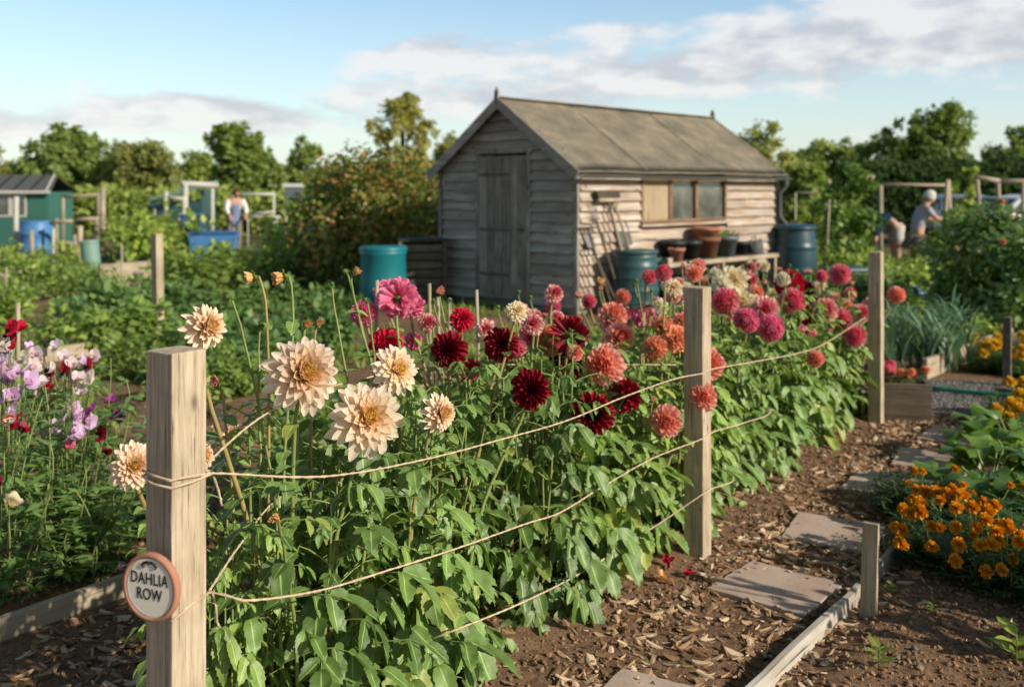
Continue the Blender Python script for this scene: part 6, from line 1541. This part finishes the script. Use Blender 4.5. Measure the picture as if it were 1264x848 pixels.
# standing gardener at right: faces +x, leaning forward and reaching
def right_person():
    p=at(1131,234,18); e=person('person with white hair in grey T-shirt, reaching forward among the plants',(p.x,18,0),0,None)
    J=[((0,0,.80),.13),((.03,0,.95),(.14,.11)),((.09,0,1.12),(.16,.12)),((.14,0,1.25),(.15,.10)),((.18,0,1.33),.055),((.22,0,1.38),.06),((.26,-.01,1.44),(.098,.085)),((.275,-.01,1.50),(.085,.075)),
       ((.14,-.18,1.24),.06),((.27,-.21,1.08),.045),((.47,-.14,1.04),.032),((.14,.18,1.24),.06),((.27,.22,1.06),.045),((.47,.14,1.02),.032),
       ((0,-.10,.72),.10),((.03,-.10,.42),.07),((-.03,-.11,.08),.045),((.10,-.12,.03),.04),((0,.10,.72),.10),((.05,.10,.42),.07),((.0,.11,.08),.045),((.13,.12,.03),.04),((.36,-.01,1.43),.016)]
    C=[[0,1,2,3,4,5,6,7],[3,8,9,10],[3,11,12,13],[0,14,15,16,17],[0,18,19,20,21],[6,22]]
    hand_chains(J,C,10,(1,.2,-.2),(0,0,1)); hand_chains(J,C,13,(1,-.1,-.2),(0,0,1))
    skin_body((J,C),M['skin'],'body',e)
    k_=1.13
    S=[((0,0,.78),(.155,.125)),((.03,0,.95),(.16,.128)),((.09,0,1.12),(.178,.138)),((.14,0,1.255),(.165,.115)),((.14,-.18,1.24),.075),((.22,-.20,1.13),.062),((.14,.18,1.24),.075),((.22,.205,1.13),.062)]
    skin_body((S,[[0,1,2,3],[3,4,5],[3,6,7]]),M['cloth_grey'],'shirt',e)
    T=[((0,0,.76),(.15,.13)),((0,-.10,.70),.115),((.03,-.10,.42),.088),((-.03,-.11,.10),.07),((0,.10,.70),.115),((.05,.10,.42),.088),((.0,.11,.10),.07)]
    skin_body((T,[[0,1,2,3],[0,4,5,6]]),M['trousers'],'trousers',e)
    face(e,(.265,-.01,1.46),(1,-.15,-.35),(.3,0,1),None,M['hair_white'])
right_person()
def bending_person():
    p=at(1104,234,19.5); e=person('person in navy top and pale shorts bending double to the left',(p.x,19.5,0),0,None)
    J=[((0,0,.92),.13),((-.14,0,1.02),(.13,.12)),((-.30,-.02,.98),(.15,.13)),((-.42,-.02,.86),(.15,.11)),((-.48,-.02,.78),.06),((-.52,-.03,.72),.06),((-.56,-.03,.64),(.09,.09)),((-.56,-.03,.57),.075),
       ((-.42,-.19,.82),.06),((-.46,-.21,.56),.045),((-.52,-.15,.33),.032),((-.42,.16,.82),.06),((-.46,.18,.56),.045),((-.52,.12,.33),.032),
       ((.02,-.11,.82),.11),((.0,-.12,.47),.078),((.05,-.12,.08),.05),((-.08,-.13,.03),.04),((.02,.11,.82),.11),((.03,.12,.47),.078),((.08,.12,.08),.05),((-.05,.13,.03),.04),((-.645,-.03,.60),.016)]
    C=[[0,1,2,3,4,5,6,7],[3,8,9,10],[3,11,12,13],[0,14,15,16,17],[0,18,19,20,21],[6,22]]
    hand_chains(J,C,10,(-.1,0,-1),(-1,0,0)); hand_chains(J,C,13,(-.1,0,-1),(-1,0,0))
    skin_body((J,C),M['skin_tan'],'body',e)
    S=[((-.08,0,1.0),(.15,.14)),((-.16,0,1.03),(.155,.145)),((-.30,-.02,.99),(.172,.148)),((-.42,-.02,.87),(.168,.125)),((-.42,-.19,.82),.075),((-.44,-.20,.68),.062),((-.42,.16,.82),.075),((-.44,.17,.68),.062)]
    skin_body((S,[[0,1,2,3],[3,4,5],[3,6,7]]),M['cloth_navy'],'shirt',e)
    T=[((-.01,0,.95),(.17,.17)),((.03,-.115,.82),.135),((.01,-.12,.55),.115),((.03,.115,.82),.135),((.03,.12,.55),.115)]
    skin_body((T,[[0,1,2],[0,3,4]]),M['cloth_shorts'],'shorts',e)
    face(e,(-.56,-.03,.63),(-.6,0,-.8),(-.8,0,-.1),None,M['hair_brown'])
bending_person()
def left_person():
    p=at(289,234,25.5); e=person('person in white shirt and blue apron stooping over the blue tank',(p.x,25.5,0),R(-60),None)
    J=[((0,0,.88),.13),((.04,0,1.02),(.14,.11)),((.10,0,1.18),(.16,.12)),((.15,0,1.31),(.15,.10)),((.18,0,1.39),.055),((.22,0,1.43),.06),((.26,0,1.48),(.098,.085)),((.27,0,1.55),.08),
       ((.14,-.19,1.30),.06),((.22,-.26,1.08),.045),((.38,-.20,.92),.032),((.14,.19,1.30),.06),((.22,.26,1.08),.045),((.38,.20,.92),.032),
       ((0,-.10,.80),.10),((.02,-.11,.45),.07),((-.03,-.11,.08),.045),((.10,-.12,.03),.04),((0,.10,.80),.10),((.04,.11,.45),.07),((.0,.11,.08),.045),((.13,.12,.03),.04),((.36,0,1.47),.016)]
    C=[[0,1,2,3,4,5,6,7],[3,8,9,10],[3,11,12,13],[0,14,15,16,17],[0,18,19,20,21],[6,22]]
    hand_chains(J,C,10,(1,.2,-.4),(0,0,1)); hand_chains(J,C,13,(1,-.2,-.4),(0,0,1))
    skin_body((J,C),M['skin_tan'],'body',e)
    S=[((0,0,.86),(.155,.125)),((.04,0,1.02),(.16,.128)),((.10,0,1.18),(.178,.138)),((.15,0,1.315),(.168,.115)),((.14,-.19,1.30),.08),((.21,-.25,1.10),.066),((.33,-.22,.97),.05),((.14,.19,1.30),.08),((.21,.25,1.10),.066),((.33,.22,.97),.05)]
    skin_body((S,[[0,1,2,3],[3,4,5,6],[3,7,8,9]]),M['cloth_white'],'shirt',e)
    A=[((.05,0,.62),(.14,.14)),((.06,0,.86),(.155,.13)),((.09,0,1.02),(.15,.125)),((.15,0,1.18),(.13,.12)),((.19,0,1.28),(.10,.10))]
    skin_body((A,[[0,1,2,3,4]]),M['cloth_blue'],'apron',e)
    T=[((0,0,.84),(.145,.12)),((0,-.10,.78),.112),((.02,-.11,.45),.082),((-.03,-.11,.10),.065),((0,.10,.78),.112),((.04,.11,.45),.082),((.0,.11,.10),.065)]
    skin_body((T,[[0,1,2,3],[0,4,5,6]]),M['trousers'],'trousers',e)
    face(e,(.265,0,1.50),(1,0,-.4),(.35,0,1),None,M['hair_brown'])
left_person()

# ------------------------------------------------------------------ unseen plants added beyond the right edge to shade the near path
for i,(x,y,s_) in enumerate(((2.45,3.08,1.0),(2.78,3.2,1.1),(2.5,3.36,1.0))):
    e=thing('bean_row_plant',['staked bean plant just outside the lower right corner','staked bean plant beyond the right edge beside the marigolds','staked bean plant beyond the right edge by the squash'][i],'bean plant',(x,y,0),i,'bean plants beyond the right edge')
    inst('foliage',POT[i%4],e,scale=(.75*s_,.75*s_,2.0*s_))

# ------------------------------------------------------------------ sky, sun, camera
SUN_AZ,SUN_EL=R(-32),R(27)      # azimuth from +X
def world():
    w=bpy.data.worlds.new('World'); SC.world=w; w.use_nodes=True; t=w.node_tree; t.nodes.clear(); k=NT(t)
    out=k.n('ShaderNodeOutputWorld'); bg=k.n('ShaderNodeBackground'); k.ln(bg.outputs[0],out.inputs[0])
    sky=k.n('ShaderNodeTexSky'); sky.sky_type='NISHITA'; sky.sun_disc=False; sky.sun_elevation=SUN_EL; sky.sun_rotation=PI/2-SUN_AZ
    sky.altitude=50; sky.air_density=1.0; sky.dust_density=.8; sky.ozone_density=1.6
    bg.inputs[1].default_value=.15
    tc=k.n('ShaderNodeTexCoord').outputs['Generated']; s_=k.n('ShaderNodeSeparateXYZ'); k.ln(tc,s_.inputs[0]); x,y,z=s_.outputs
    def dens(dx,dz):
        mp=k.mapping(tc,(1,1,2.9),(0,0,0),(dx+1.7,0,dz*2.9))
        n1=k.noise(mp,6.0,8,.55); n2=k.noise(mp,15,5,.6)
        n=k.math('ADD',k.math('MULTIPLY',n1,.80),k.math('MULTIPLY',n2,.20))
        cz=k.math('ADD',k.math('MULTIPLY',x,.085),.098)
        g=k.math('DIVIDE',k.math('SUBTRACT',z,cz),.036); g=k.math('POWER',2.718,k.math('MULTIPLY',k.math('MULTIPLY',g,g),-1))
        g2=k.math('DIVIDE',k.math('SUBTRACT',z,k.math('ADD',k.math('MULTIPLY',x,.05),.135)),.03); g2=k.math('POWER',2.718,k.math('MULTIPLY',k.math('MULTIPLY',g2,g2),-1))
        g2=k.math('MULTIPLY',g2,k.math('MULTIPLY',k.math('ADD',x,.02),2.6,clamp=True),clamp=True)
        b=k.math('SUBTRACT',k.math('ADD',k.math('MULTIPLY',g,.20),k.math('MULTIPLY',g2,.22)),.045)
        return k.math('ADD',n,b)
    d=dens(0,0); d2=dens(-.022,-.012)
    cov=k.math('MULTIPLY',k.ramp(d,[(.535,0),(.635,1)]),k.ramp(z,[(.22,1),(.42,.12)]))
    lit=k.math('ADD',k.math('MULTIPLY',k.math('SUBTRACT',d,d2),9.0),.55,clamp=True)
    ccol=k.mix(lit,(4.0,4.0,4.35),(6.2,6.0,5.9))
    haze=k.ramp(z,[(0,1),(.10,.55),(.22,.0)])
    col=k.mix(1.0,sky.outputs[0],(1.02,1.12,1.12),'MULTIPLY')
    col=k.mix(k.math('MULTIPLY',haze,.50),col,(5.9,6.05,6.05))
    col=k.mix(k.math('MULTIPLY',cov,.80),col,ccol)
    up=k.ramp(z,[(.20,0),(.55,1)])
    col=k.mix(up,col,k.mix(1.0,col,(.74,.66,.55),'MULTIPLY'))
    bk=k.ramp(k.math('ADD',k.math('MULTIPLY',y,.5),.5),[(.30,.72),(.62,1)])
    col=k.mix(1.0,col,bk,'MULTIPLY')
    k.ln(col,bg.inputs[0])
world()
L=bpy.data.lights.new('sun','SUN'); L.energy=5.0; L.angle=R(.6); L.color=(1.0,.92,.78)
so=bpy.data.objects.new('sun',L); link(so)
sd=Vector((math.cos(SUN_AZ)*math.cos(SUN_EL),math.sin(SUN_AZ)*math.cos(SUN_EL),math.sin(SUN_EL))); so.rotation_mode='QUATERNION'; so.rotation_quaternion=sd.to_track_quat('Z','Y'); so.location=sd*50
cam=bpy.data.cameras.new('camera'); co=bpy.data.objects.new('camera',cam); link(co); co.location=(0,0,HC); co.rotation_euler=(PI/2,0,0)
cam.sensor_width=36; cam.lens=36*FPX/1264; cam.shift_y=-190/1264; cam.clip_end=2000; cam.clip_start=.05
cam.dof.use_dof=True; cam.dof.focus_distance=2.75; cam.dof.aperture_fstop=3.0; cam.dof.aperture_blades=0
SC.camera=co
SC.render.engine='CYCLES'
SC.view_settings.view_transform='Standard'; SC.view_settings.look='None'; SC.view_settings.exposure=0; SC.view_settings.gamma=1
cy=SC.cycles; cy.use_denoising=True; cy.max_bounces=8; cy.diffuse_bounces=2; cy.glossy_bounces=3; cy.transmission_bounces=4; cy.transparent_max_bounces=8; cy.caustics_reflective=False; cy.caustics_refractive=False; cy.sample_clamp_indirect=6
